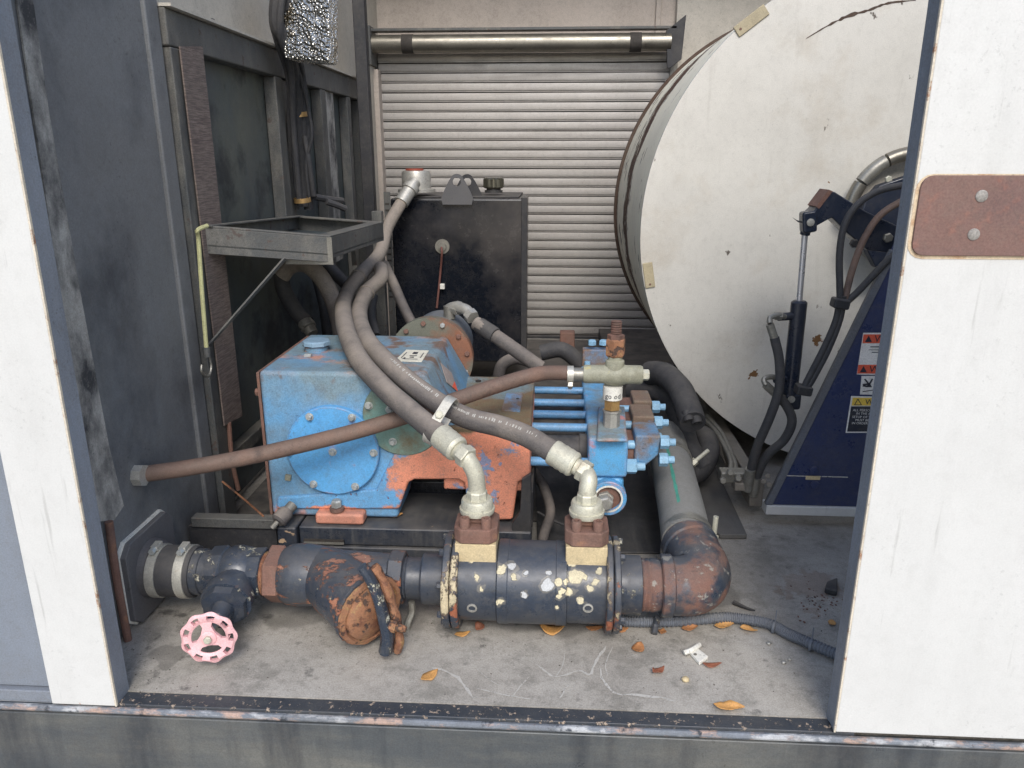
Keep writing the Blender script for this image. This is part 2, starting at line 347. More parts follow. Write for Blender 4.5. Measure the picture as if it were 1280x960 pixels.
m_shell = mat('rusty_reel_shell', C(244, 238, 216), .6, grime=.12, var=(6, .2), layers=[dict(col=C(84, 54, 36), col2=C(44, 30, 24), scale=9, lo=.6, hi=.64, stretch=(1, 2.5, 1), nr=.75, grad=[('y', 1.26, 1.36, .24), ('y', 1.38, 1.48, -.2)], depth=-.5), dict(col=C(96, 70, 50), scale=26, lo=.66, hi=.7, amt=.7)])
m_rim = mat('dark_rusted_rim', C(70, 52, 40), .8, var=(20, .5))
m_leaf = [mat('amber_leaf', C(200, 148, 84), .6, var=(60, .5)), mat('brown_leaf', C(172, 118, 74), .6, var=(60, .5)), mat('red_brown_leaf', C(144, 88, 64), .55, var=(70, .5))]
m_plastic = mat('white_plastic', C(226, 224, 214), .5, var=(40, .15))
m_pink = mat('pink_handwheel_paint', C(234, 182, 184), .45, var=(20, .2), layers=[dict(col=C(206, 160, 112), scale=30, lo=.64, hi=.7, amt=.8), dict(col=C(84, 48, 44), scale=70, lo=.72, hi=.75)], bump=(90, .2))
m_galv = mat('galvanised_conduit', C(150, 148, 140), .4, .6, var=(20, .4))
m_corr = mat('grey_corrugated_loom', C(98, 104, 114), .55, var=(20, .3), dust=(C(130, 128, 122), .5))
m_sred = mat('red_sticker', C(226, 92, 64), .5, var=(20, .15)); m_swht = mat('white_sticker', C(226, 224, 220), .5, var=(20, .1))
m_syel = mat('yellow_sticker', C(232, 196, 80), .5, var=(20, .15)); m_sblk = mat('black_sticker', C(38, 42, 54), .5, var=(20, .15))

# navy-black pipe paint with rust / tan chipping
def pipe_mat(name, layers): return mat(name, C(46, 55, 68), .27, grime=.38, var=(9, .45), layers=layers, dust=(C(104, 102, 100), .35), bump=(70, .25))
m_pipe = pipe_mat('navy_black_pipe_paint', [dict(col=C(120, 116, 104), scale=42, lo=.69, hi=.71, depth=-.6), dict(col=RUST, scale=20, lo=.68, hi=.71, depth=-.5)])
m_pipechip = pipe_mat('flaking_pipe_paint', [dict(col=C(188, 186, 168), scale=46, lo=.6, hi=.62, depth=-1.0, halo=C(88, 84, 78), nr=.7), dict(col=RUST, col2=RORG, scale=16, lo=.62, hi=.66, depth=-.5)])
m_strain = pipe_mat('strainer_rust_flakes', [dict(col=C(168, 112, 84), col2=C(128, 72, 52), scale=26, lo=.558, hi=.578, stretch=(.6, 1, 1.3), depth=-1.2, halo=C(96, 70, 60), nr=.7, cv=.9), dict(col=C(196, 182, 150), scale=60, lo=.66, hi=.68)])
m_elbow = pipe_mat('worn_elbow_paint', [dict(col=C(118, 84, 72), col2=C(84, 62, 56), scale=14, lo=.47, hi=.57, depth=-.4), dict(col=C(160, 158, 148), scale=60, lo=.6, hi=.64, amt=.7)])
m_flange = pipe_mat('chipped_flange_paint', [dict(col=C(196, 182, 150), scale=28, lo=.55, hi=.57, stretch=(1, 1, .6), depth=-1.0, halo=C(110, 90, 74), nr=.7), dict(col=C(156, 92, 64), scale=34, lo=.58, hi=.62, depth=-.6)])
AX, AZp = .175, .085
def onpipe(px, py, r=.069): return tuple(at(px, py, Y=AX - r * .8)) + (.0,)
_mp = [(590, 698, 5), (596, 722, 6), (602, 735, 5), (627, 712, 7), (640, 708, 8), (642, 722, 6), (658, 716, 4), (686, 717, 4), (684, 731, 9), (698, 729, 6), (702, 739, 5), (700, 745, 5), (716, 705, 6), (720, 721, 11), (712, 741, 7), (738, 735, 6), (745, 727, 6), (749, 713, 5), (727, 752, 6), (625, 752, 6), (655, 744, 5), (697, 758, 4), (708, 727, 5), (731, 722, 5)]
def pipe_hit(px, py, r):
    o = at(px, py, Y=-.5) ; d = (o - CAM).normalized(); o = CAM
    oy, oz = o.y - AX, o.z - AZp; a = d.y ** 2 + d.z ** 2; b = 2 * (oy * d.y + oz * d.z); c = oy * oy + oz * oz - r * r
    q = b * b - 4 * a * c
    return None if q < 0 else o + d * ((-b - math.sqrt(q)) / (2 * a))
SP1, SP2 = [], []
for x, y, q in _mp:
    h = pipe_hit(x, y, .069)
    if h: (SP2 if (x in (655, 658, 684, 686, 640)) else SP1).append((h.x, h.y, h.z, q * .0011))
m_mani = pipe_mat('manifold_paint_with_chips', [dict(col=C(208, 198, 166), spots=SP1, warp=.0042, wscale=75, depth=-.8, cv=.2), dict(col=C(186, 188, 188), spots=SP2, warp=.004, wscale=70, cv=.2, depth=-.8), dict(col=C(190, 186, 170), scale=70, lo=.71, hi=.72)])

# pump paints: blue over orange primer, greasy olive on the top
BL = C(98, 158, 204); OR = C(228, 146, 116)
GRIME = dict(col=C(118, 112, 88), col2=C(132, 88, 58), scale=9, lo=.5, hi=.72, amt=.8, rough=.6)
m_gear = mat('blue_gearbox_paint', BL, .42, edge=(OR, .007, C(120, 84, 66)), grime=.42, var=(9, .25), layers=[
    dict(col=OR, scale=14, lo=.66, hi=.76, grad=[('z', .375, .392, .14), ('z', .394, .402, -.2), ('z', .14, .10, .12)], depth=-.3, cv=.3),
    dict(col=C(124, 140, 140), scale=7, lo=.42, hi=.75, grad=[('x', -.42, -.2, .1), ('z', .30, .405, .25)], amt=.8),
    dict(col=C(104, 76, 52), col2=C(134, 84, 52), scale=17, lo=.66, hi=.76, grad=[('x', -.45, -.25, .1), ('z', .33, .40, .1)], amt=.85)], bump=(60, .3))
m_frame = mat('orange_primer_frame', OR, .6, edge=(C(128, 84, 64), .005, C(96, 92, 84)), grime=.42, var=(14, .3), layers=[
    dict(col=BL, scale=12, lo=.60, hi=.66, grad=[('x', -.25, -.34, .35), ('z', .135, .11, -.4)], cv=.25, nr=.72, halo=C(150, 120, 112)),
    dict(col=C(100, 152, 196), spots=[tuple(at(x, y, Y=.364)) + (q,) for x, y, q in ((602, 572, .012), (600, 585, .016), (622, 580, .012), (588, 588, .009), (617, 612, .012), (640, 552, .007))], warp=.02, wscale=42, amt=.75),
    dict(col=C(108, 98, 74), col2=C(120, 72, 46), scale=8, lo=.62, hi=.72, grad=[('z', .27, .30, .4)]),
    dict(col=C(110, 146, 160), scale=9, lo=.84, hi=.98, grad=[('z', .28, .3, .4)], amt=.7),
    dict(col=C(116, 58, 40), scale=90, lo=.64, hi=.68, depth=-.6)], bump=(150, .7))
m_cover = mat('bright_blue_cover', C(92, 164, 218), .42, edge=(C(150, 110, 96), .003, C(110, 100, 90)), grime=.3, var=(8, .2), layers=[
    dict(col=C(206, 148, 160), scale=16, lo=.6, hi=.7, grad=[('z', .2, .13, .14)], amt=.6), dict(col=C(40, 108, 180), scale=8, lo=.55, hi=.7, amt=.6), dict(col=C(120, 84, 70), scale=50, lo=.7, hi=.74)], bump=(60, .25))
m_olcover = mat('grimy_green_cover', C(106, 140, 132), .5, var=(14, .3), layers=[dict(col=C(112, 90, 58), scale=14, lo=.5, hi=.66, grad=[('z', .3, .2, .1)], amt=.8)], bump=(80, .35))
m_bluerod = mat('blue_rod_paint', C(100, 154, 198), .4, grime=.42, var=(14, .3), layers=[dict(col=C(170, 168, 180), scale=30, lo=.62, hi=.7, amt=.6)])
m_block = mat('fluid_end_paint', C(92, 166, 216), .45, edge=(C(206, 140, 122), .006, C(120, 96, 80)), grime=.42, var=(10, .25), layers=[
    dict(col=C(128, 136, 124), col2=C(134, 100, 78), scale=9, lo=.62, hi=.8, grad=[('z', .252, .262, .22)], amt=.85),
    dict(col=C(214, 132, 120), scale=16, lo=.62, hi=.68, amt=.8)], bump=(70, .4))
m_cap = mat('rust_stained_blue', C(84, 144, 188), .55, edge=(C(120, 88, 72), .006, C(140, 130, 110)), grime=.42, var=(12, .35), layers=[dict(col=C(122, 98, 84), col2=C(126, 120, 102), scale=9, lo=.6, hi=.75, grad=[('z', .2, .245, .25)])], bump=(90, .5))
m_nut = mat('light_blue_nut', C(140, 184, 212), .4, var=(30, .3), layers=[dict(col=C(184, 186, 184), scale=40, lo=.6, hi=.7, amt=.6)])
m_bolt = mat('zinc_bolt_head', C(188, 192, 190), .38, .5, var=(40, .4))

# ---------------------------------------------------------------- shared little builders
def bolt(parent, p, d, r, h=None, m=None, name='bolt', washer=False, hexn=6):
    p = Vector(p); d = Vector(d).normalized(); h = h or r * .8; mb = MB()
    if washer: mb.cyl(p, p + d * h * .2, r * 1.35, 14); p = p + d * h * .2
    mb.lathe(p, d, [(0, r), (h * .8, r), (h, r * .78)], hexn, random.random())
    return mb.build(name, m or m_bolt, parent, ang=25)
def rrect(x0, x1, z0, z1, r, y, n=4):
    out = []
    for cx, cz, a0 in ((x1 - r, z1 - r, 0), (x0 + r, z1 - r, 90), (x0 + r, z0 + r, 180), (x1 - r, z0 + r, 270)):
        for i in range(n + 1):
            a = R(a0 + 90 * i / n); out.append(V(cx + r * math.cos(a), y, cz + r * math.sin(a)))
    return out
def clamp_band(parent, p, d, r, wid, lug=None, name='hose_clamp', m=None):
    d = Vector(d).normalized(); p = Vector(p)
    mb = MB().lathe(p - d * wid / 2, d, [(0, r), (0, r + .0018), (wid, r + .0018), (wid, r)], 32, cap0=False, cap1=False)
    o = mb.build(name, m or m_clamp, parent)
    if lug is not None:
        l = Vector(lug).normalized(); s = d.cross(l).normalized(); c = p + l * (r + .006)
        rot = Matrix((s, d, l)).transposed()
        MB().box(c, (.02, wid * .8, .009), rot).build('clamp_housing', m or m_clamp, o, bevel=.001)
        MB().cyl(c + s * .008, c + s * .02, .0055, 6).build('clamp_screw', m_bolt, o)
    return o

# ================================================================ SETTING
YF = -.062                      # outer skin of the truck body
XL, XR, YB, ZT = -.745, 1.52, 2.42, 1.75
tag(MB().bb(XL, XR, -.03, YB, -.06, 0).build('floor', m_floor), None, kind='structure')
tag(MB().bb(-30, 30, -40, 30, -1.1, -1.0).build('ground', mat('pale_concrete_ground', C(176, 172, 164), .85, var=(2, .2))), None, kind='structure')
tag(MB().bb(XL - .03, XL, 0, YB + .03, -.06, ZT).build('wall_left', m_cream2), None, kind='structure')
bw = tag(MB().bb(XL, XR, YB, YB + .03, -.06, ZT).build('wall_back', m_cream), None, kind='structure')
tag(MB().bb(XR, XR + .03, 0, YB + .03, -.06, ZT).build('wall_right', m_cream2), None, kind='structure')
tag(MB().bb(XL - .03, XR + .03, 1.95, YB + .03, ZT, ZT + .03).build('shade_roof', m_cream), None, kind='structure')  # unseen roof strip, added over the rear only to dim the back wall
MB().bb(.47, XR, YB - .03, YB - .001, 0, ZT).build('wall_panel', m_cream2, bw, bevel=.004)
MB().bb(.39, .41, YB - .012, YB - .001, 1.1, ZT).build('trim_strip', m_cream, bw, bevel=.002)
# pale scratches and cracks worn into the floor, traced as thin flat marks
def flat_line(pts, wd, name='floor_scratch'):
    P = smooth_path([at(x, y, Z=.0012) for x, y in pts], 4); mb = MB(); rg = []
    for i, p in enumerate(P):
        t = (P[min(i + 1, len(P) - 1)] - P[max(i - 1, 0)]).normalized(); s = V(-t.y, t.x, 0)
        q = wd * random.uniform(.4, 1.3) * (1 if 0 < i < len(P) - 1 else .2)
        j = V(random.uniform(-1, 1), random.uniform(-1, 1), 0) * wd * .5
        rg.append((p + j + s * q, p + j - s * q))
    for a, b in zip(rg, rg[1:]): mb.quad(a[0], a[1], b[1], b[0])
    return mb.build(name, m_crack, bpy.data.objects['floor'], smooth=False)
for pts, wd in (([(672, 832), (695, 846), (722, 838), (738, 843), (745, 825), (758, 808)], .0022), ([(752, 835), (752, 846), (768, 866), (790, 868), (825, 872), (846, 877)], .0024),
                ([(540, 834), (560, 840), (575, 850), (590, 871)], .0026), ([(520, 826), (540, 834)], .0012), ([(627, 798), (642, 810)], .0012), ([(655, 820), (672, 832)], .0018),
                ([(695, 846), (704, 830), (706, 816)], .0008), ([(640, 872), (650, 858), (662, 845)], .001), ([(700, 873), (706, 862), (712, 855)], .0014), ([(596, 860), (620, 866), (650, 872), (664, 874)], .0012),
                ([(590, 830), (610, 848), (630, 860)], .0006), ([(760, 845), (757, 830), (766, 808)], .0008), ([(590, 872), (615, 872)], .0009)):
    flat_line(pts, wd)
# darker rubber mat and floor step behind
def flat_poly(pts, z0, z1, m, name):
    P = [at(x, y, Z=z1) for x, y in pts]
    return MB().prism(P, (0, 0, z0 - z1)).build(name, m, bevel=.002)
m_mat = mat('ribbed_rubber_mat', C(52, 53, 56), .7, var=(6, .35), layers=[dict(col=C(92, 90, 88), scale=9, lo=.5, hi=.75, stretch=(6, .6, 1), amt=.6)], bump=(40, .4))
tag(flat_poly([(672, 690), (668, 560), (800, 560), (842, 690)], .001, .006, m_mat, 'floor_mat'), 'dark ribbed rubber mat on the floor beneath the fluid end of the pump', 'mat')
m_sheet = mat('grey_floor_sheet', C(96, 95, 93), .6, var=(6, .35), layers=[dict(col=C(60, 60, 62), scale=7, lo=.5, hi=.75, stretch=(3, .5, 1), amt=.6)])
tag(flat_poly([(866, 640), (842, 520), (858, 505), (934, 668), (900, 668)], .001, .012, m_sheet, 'floor_sheet'), 'grey metal floor sheet edge lying between suction hose and reel stand', 'sheet')
tag(MB().prism([(XL + .03, .36, .001), (-.55, .36, .001), (-.55, .56, .001), (.36, .56, .001), (.36, 2.3, .001), (XL + .03, 2.3, .001)], (0, 0, .0035)).build('rear_shade_sheet', m_blackmatt), 'black shade sheet laid on the floor behind the pump below the tank', 'mat')  # added dark sheet stands in for shade on the floor behind the pump
tag(MB().bb(.2, XR, 1.75, YB, .0, .045).build('rear_sill', m_blackmatt, bevel=.004), 'dark raised rear floor sill below the roll up shutter', 'sill')

# ---- outer body: post, panel, skirt, neighbouring panel
pbl, pbr = at(65, 880, Y=YF), at(145, 880, Y=YF)
px0, px1 = pbl.x, pbr.x
post = thing('body_post', 'bright white painted post at the left of the opening with rusty edge', 'post', (px0, YF, 0))
MB().bb(px0, px1 - .0016, YF, YF + .03, -.002, 1.35).build('post_skin', m_white, post, bevel=.0015)
MB().bb(px1 - .0016, px1 + .0008, YF - .0004, YF + .0035, -.002, 1.35).build('worn_edge', m_edge, post)
MB().bb(px1 - .0015, px1 + .0002, YF + .0038, YF + .012, -.004, 1.35).build('inner_trim', m_jamb, post)
MB().bb(px1 - .0015, px1 - .0002, YF + .0123, YF + .031, -.002, 1.35).build('door_channel', m_jamb, post)
MB().bb(px1 - .04, px1 - .0002, YF + .0312, YF + .036, -.002, 1.35).build('door_channel', m_jamb, post)
q0, q1 = at(1040, 915, Y=YF), at(1183, 0, Y=YF)
xr = (q0.x + q1.x) / 2
panel = thing('truck_side', 'large white body panel right of the opening with a rust red plate', 'panel', (xr, YF, 0))
MB().bb(xr + .0012, 1.4, YF, YF + .025, q0.z, 1.35).build('panel_skin', m_white, panel, bevel=.0015)
MB().bb(xr - .0012, xr + .0012, YF - .0004, YF + .0035, q0.z, 1.35).build('worn_edge', m_edge, panel)
MB().bb(xr - .0004, xr + .0011, YF + .0038, YF + .025, q0.z, 1.35).build('inner_trim', m_jamb, panel)
MB().bb(xr - .0, xr + .05, YF + .0255, YF + .036, -.002, 1.35).build('door_channel', m_jamb, panel, bevel=.002)
a, b = at(1152, 219, Y=YF), at(1136, 319, Y=YF); rx = (a.x + b.x) / 2
MB().prism(rrect(rx - .004, 1.0, b.z - .004, a.z + .0015, .018, YF - .0008), (0, .0012, 0)).build('rust_bleed', m_rustring, panel)
m_dullrivet = mat('dull_rivet', C(150, 146, 140), .65, .1, var=(60, .4), grime=.5)
rp = MB().prism(rrect(rx, .99, b.z, a.z, .014, YF - .004), (0, .004, 0)).build('rust_plate', m_rustplate, panel, bevel=.001)
for x, y in ((1227, 245), (1217, 293)):
    p = at(x, y, Y=YF - .004); MB().lathe(p, (0, -1, 0), [(0, .0068), (.001, .0066), (.0024, .0045), (.0027, 0.001)], 20).build('rivet', m_dullrivet, rp)
# skirt and sill
skirt = thing('body_skirt', 'dirty dark grey body skirt with worn black sill along the bottom', 'skirt', (0, YF, -.4))
MB().bb(-1.6, 1.6, YF - .004, YF + .02, -.5, -.016).build('skirt_panel', m_skirt, skirt, bevel=.002)
MB().bb(px1 + .0, xr + .03, YF + .004, -.031, -.03, -.0005).build('sill_strip', m_lip, skirt, bevel=.0015)
MB().tube([(-1.6, YF + .002, -.0105), (px1 - .1, YF + .002, -.0105), (0, YF + .002, -.0105), (xr + .02, YF + .002, -.0105), (1.6, YF + .002, -.0105)], .0052, 10, k=3).build('sill_edge', m_lipedge, skirt)
nb = thing('recessed_panel', 'shaded slate grey door panel left of the white post', 'panel', (-1.1, YF + .03, 0))
MB().bb(-1.6, px0 - .002, YF + .012, YF + .028, .018, 1.35).build('panel_skin', m_jamb, nb, bevel=.002)
MB().bb(-1.6, px0 - .002, YF + .004, YF + .028, -.003, .0165).build('bottom_rail', m_jamb, nb, bevel=.002)

# ---- left inner wall: slate panel, gritty strip, rust rod
lp = thing('slate_panel', 'dark slate inner wall panel behind the white post', 'panel', (-.72, .2, 0))
XW = -.718
MB().bb(XL + .002, XW, .0, .47, .0, 1.4).build('panel_sheet', m_slate, lp, bevel=.003)
MB().bb(XW - .006, XW + .008, .43, .478, .0, 1.4).build('folded_edge', m_slate, lp, bevel=.004)
a = at(42, 60, X=XW); b = at(128, 640, X=XW)
ys = (a.y + b.y) / 2
MB().prism([(XW + .001, at(x, y, X=XW).y, at(x, y, X=XW).z) for x, y in ((18, 0), (38, 0), (58, 140), (100, 380), (134, 560), (152, 632), (140, 650), (120, 652), (112, 620), (96, 520), (62, 300), (34, 110))], (.003, 0, 0)).build('gritty_strip', m_grit, lp)
rod = MB().tube([at(136, 652, X=XW + .012), at(146, 725, X=XW + .012), at(160, 800, X=XW + .012)], .0065, 10)
tag(rod.build('rusty_rod', m_rust), 'thin rusty rod running down the slate panel behind the white post', 'rod')

# ---- black steel cabinet frame on the left wall
XC = -.70
cab = thing('wall_cabinet', 'weathered black steel cabinet frame with dark panels on the left wall', 'cabinet', (XC, 1.1, 0))
MB().bb(XL + .002, XL + .012, .49, 1.9, .02, 1.03).build('panel', m_cabpanel, cab)
Yp = lambda px, py: at(px, py, X=XC).y
zt0 = 1.035
def post_at(y0, y1, z0=.0, z1=.97, x1=XC): return MB().bb(XL + .013, x1, y0, y1, z0, z1).build('upright', m_cab, cab, bevel=.003)
post_at(.485, .54)
post_at(1.02, 1.07, .55); post_at(1.10, 1.14, .55, x1=XC - .012); post_at(1.40, 1.45, .3); post_at(1.70, 1.74, .3); post_at(1.86, 1.9, .0)
MB().bb(XL + .013, XC, .4801, 1.9, .9705, zt0).build('top_rail', m_cab, cab, bevel=.004)
MB().bb(XC - .04, XC + .012, .48, 1.9, zt0 + .0005, zt0 + .006).build('rail_cap', m_cream2, cab)
MB().bb(XL + .013, XC - .006, .541, 1.0, .12, .15).build('bottom_rail', m_cab, cab, bevel=.003)
MB().bb(XL + .035, -.535, .342, .35, .0, .084).build('kick_plate', m_blackmatt, cab)
for y in (.72, 1.42, 1.55):
    bolt(cab, (XC - .02, y, zt0 + .006), (0, 0, 1), .008, .012, m_blackmatt)
# webbing straps on the cabinet
st = MB()
P = [at(x, y, X=XC + .004) for x, y in ((224, 58), (252, 58), (302, 520), (280, 532))]
st.prism([(XC + .003, p.y, p.z) for p in P], (.003, 0, 0))
tag(st.build('webbing_strap', m_strap), 'faded red brown webbing strap hanging down the cabinet upright', 'strap')
tag(MB().tube([at(286, 528, X=XC + .005), at(290, 575, X=XC + .005), at(298, 612, X=XC + .005)], .005, 8).build('strap_rod', m_rust), 'short rust red rod below the faded webbing strap', 'rod')
st = MB().bb(XC - .012, XC - .009, 1.46, 1.56, .45, .97)
tag(st.build('grey_webbing', m_grit), 'grey webbing strap on the far cabinet bay behind the cable bundle', 'strap')

# ---- shelf tray
sh = thing('shelf_tray', 'open black angle iron tray sagging from the left wall cabinet', 'tray', at(330, 320, Y=.75))
FL, FR, BR, BLk = at(252, 284, X=XC), at(413, 297, Y=.62), at(479, 279, Y=1.02), at(372, 271, X=XC)
def angle_bar(a, b, hgt, inward, name, dep=.03, t=.004, m=None):
    a = Vector(a); b = Vector(b); iw = Vector(inward).normalized(); mb = MB()
    mb.prism([a, b, b - V(0, 0, hgt), a - V(0, 0, hgt)], iw * t)
    mb.prism([a + V(0, 0, t), b + V(0, 0, t), b + iw * dep + V(0, 0, t), a + iw * dep + V(0, 0, t)], V(0, 0, -t))
    return mb.build(name, m or m_cab, sh, bevel=.0012)
angle_bar(FL, FR, .052, (0, 1, 0), 'front_rail', .012)
angle_bar(FR, BR, .044, (-1, 0, 0), 'side_rail', .035)
angle_bar(BR, BLk, .045, (0, -1, 0), 'back_rail', .03)
angle_bar(BLk, FL, .03, (1, 0, 0), 'wall_rail', .02)
dz = V(0, 0, -.034)
MB().prism([FL + dz, FR + dz, BR + dz, BLk + dz], (0, 0, -.003)).build('tray_bottom', m_cabpanel, sh)
P = [FR + V(-.085, -.003, -.001), FR + V(.003, -.003, .001), FR + V(.003, -.003, -.056), FR + V(-.10, -.003, -.056)]
MB().prism(P, (0, .003, 0)).build('gusset_plate', m_galv, sh)
e = at(262, 432, X=XC + .006); s0 = FR + V(-.055, -.008, -.002)
d = (e - s0).normalized(); n_ = d.cross(V(1, 0, 0)).normalized()
MB().prism([s0 + n_ * .006, e + n_ * .004, e - n_ * .004, s0 - n_ * .006], d.cross(n_) * .004).build('brace', m_cab, sh, bevel=.0008)
P = PY((438, 305, .85), (443, 305, .85), (446, 332, .9), (440, 332, .9))
MB().prism(P, (0, .004, 0)).build('bracket', m_cab, sh)
# yellow cord and hook
tag(MB().tube([at(259, 282, X=XC + .03), at(247, 288, X=XC + .022), at(248, 300, X=XC + .015), at(252, 360, X=XC + .014), at(258, 436, X=XC + .014)], .0042, 8).build('yellow_cord', m_rope), 'pale yellow cord hanging from the corner of the tray', 'cord')
hk = thing('steel_hook', 'small bent steel hook hanging below the yellow cord', 'hook', at(258, 440, X=XC + .014))
MB().cyl(at(258, 434, X=XC + .014), at(259, 446, X=XC + .014), .0075, 12).build('ferrule', m_cab, hk)
MB().tube([at(262, 446, X=XC + .014), at(264, 458, X=XC + .014), at(262, 468, X=XC + .014), at(257, 470, X=XC + .014), at(252, 464, X=XC + .014), at(252, 456, X=XC + .014)], .0026, 8).build('hook_wire', m_galv, hk)
tag(MB().tube([at(278, 602, X=XC + .008), at(305, 624, X=-.63), at(329, 645, X=-.56)], .0022, 6).build('thin_wire', m_orust), 'thin rusty wire slanting down to the foot of the pump', 'wire')
tag(MB().bb(-.70, -.53, .335, .36, .085, .105).build('cross_rail', m_cab, bevel=.002), 'low black cross rail between cabinet and pump', 'rail')

# ---- foil wrapped duct, black post, cable bundle
fw = MB(); A, Bq = at(385, -60, Y=1.0), at(393, 78, Y=1.0)
fw.box((A + Bq) / 2, (.108, .09, (A - Bq).length), Matrix.Rotation(R(4), 3, 'Y'))
o = fw.build('foil_wrapped_duct', m_foil, bevel=.009, seg=3); tag(o, 'crinkled silver foil wrapped duct hanging at the top left', 'duct')
a = at(449, 0, Y=1.75)
tag(MB().bb(a.x - .02, a.x + .02, 1.73, 1.77, 0, 1.7).build('black_post', m_strap if False else m_blackmatt, bevel=.003), 'slim upright black post left of the roll up shutter', 'post')
cb = thing('cable_bundle', 'bundle of black corrugated cables hanging down the cabinet', 'cable', at(385, 262, Y=1.15))
def corr(pts, r, name, parent, m=None, amp=.0, n=10):
    return MB().tube(pts, r, n, k=8).build(name, m or m_rub, parent)
corr(PY((352, -30, .95), (346, 25, .95), (358, 55, .98), (369, 110, 1.08), (371, 160, 1.12), (377, 215, 1.15), (379, 258, 1.15)), .017, 'corrugated_cable', cb)
corr(PY((362, -30, .96), (360, 20, .97), (364, 48, 1.0), (376, 95, 1.1), (378, 160, 1.13), (383, 220, 1.16), (386, 262, 1.16)), .013, 'corrugated_cable', cb)
corr(PY((344, -30, .94), (339, 20, .95), (345, 50, .98), (360, 100, 1.05), (361, 160, 1.1), (365, 230, 1.13), (372, 262, 1.14)), .006, 'cable', cb)
corr(PY((372, 20, .98), (371, 60, 1.02), (382, 110, 1.12), (385, 175, 1.14), (387, 255, 1.17)), .005, 'cable', cb)
corr(PY((355, -30, .93), (350, 40, .94), (364, 90, 1.02), (366, 150, 1.08), (370, 200, 1.1), (375, 258, 1.12)), .008, 'cable', cb)
corr(PY((366, 30, .97), (370, 75, 1.03), (384, 130, 1.1), (390, 170, 1.11), (383, 205, 1.12), (388, 262, 1.14)), .0045, 'cable', cb)
corr(PY((381, 170, 1.12), (386, 200, 1.12), (392, 245, 1.14)), .007, 'cable', cb)
for x, y in ((373, 143), (378, 250)):
    clamp_band(cb, at(x, y, Y=1.12), (0.05, .1, -1), .021, .012, name='brass_clip', m=m_brass)
for k_, pts in enumerate((((393, 246, 1.15), (410, 249, 1.2), (428, 251, 1.25)), ((408, 252, 1.18), (420, 256, 1.2), (432, 261, 1.22)))):
    tag(MB().tube(PY(*pts), .009, 8).build('cable_stub', m_rub), ('upper' if k_ == 0 else 'lower') + ' short black cable stub beside the cable bundle above the tray', 'cable')

# ---- roll up shutter at the back
ZB = .07; YD = 2.36
DL, DR = at(478, 200, Y=YD).x, at(838, 60, Y=YD).x
ztop = at(650, 66, Y=YD).z; zbot = at(700, 418, Y=YD).z
door = thing('roll_up_shutter', 'roll up shutter of pale aluminium slats at the back', 'shutter', ((DL + DR) / 2, YD, 0))
N = 31; hs = (ztop - zbot) / N
base = MB()
z0 = zbot
base.prism([(DL, YD, z0 + .002), (DL, YD - .003, z0 + .0025), (DL, YD - .003, z0 + .0048), (DL, YD - .0003, z0 + .0052), (DL, YD - .0003, z0 + .0078), (DL, YD - .0065, z0 + .0082), (DL, YD - .008, z0 + hs * .55), (DL, YD - .0065, z0 + hs - .003), (DL, YD, z0 + hs - .0015)], (DR - DL, 0, 0))
s0 = base.build('slat', m_alu, door, ang=20)
for i in range(1, N):
    c = s0.copy(); col.objects.link(c); c.parent = door; c.location = (random.uniform(-.003, .003), random.uniform(-.0012, .0012), i * hs + random.uniform(-.0006, .0006)); c.rotation_euler = (0, random.uniform(-.0012, .0012), 0); WL[c.name] = WL[door.name]
MB().bb(DL, DR, YD + .001, YD + .006, zbot, ztop).build('hinge_backing', m_groove, door)
MB().bb(DL, DR, YD - .02, YD + .004, zbot - .09, zbot - .002).build('bottom_bar', m_blackmatt, door, bevel=.004)
for xx in (DL - .03, DR): MB().bb(xx, xx + .03, YD - .02, YD + .02, .03, ztop + .01).build('side_track', m_galv if xx > 0 else m_cab, door, bevel=.003)
yr = 2.28; zr = at(650, 54, Y=yr).z
ra, rb = at(466, 54, Y=yr).x, at(838, 54, Y=yr).x
MB().cyl((ra, yr, zr), (rb, yr, zr), .034, 28).build('roller_tube', m_steel, door)
for x in (510, 794):
    xx = at(x, 54, Y=yr).x; clamp_band(door, (xx, yr, zr), (1, 0, 0), .034, .045, name='roller_band', m=m_groove)
MB().bb(ra - .01, rb + .02, yr - .02, yr + .03, zr + .045, zr + .056).build('top_rail', m_cab, door, bevel=.002)
MB().bb(ra - .02, ra, yr - .04, yr + .06, zr - .08, zr + .065).build('end_bracket', m_cab, door, bevel=.003)
P = PY((833, 38, 2.26), (858, 18, 2.26), (852, 74, 2.26), (838, 85, 2.26), (834, 85, 2.26))
MB().prism(P, (0, .012, 0)).build('end_bracket', m_blackmatt, door, bevel=.002)
for k_, (x0, x1, m) in enumerate(((455, 463, m_cream2), (464, 474, m_cream))):
    a, b = at(x0, 120, Y=2.3).x, at(x1, 120, Y=2.3).x
    MB().bb(a, b, 2.28 + k_ * .02, 2.40, 0, zr - .09).build('door_jamb', m, door, bevel=.003)

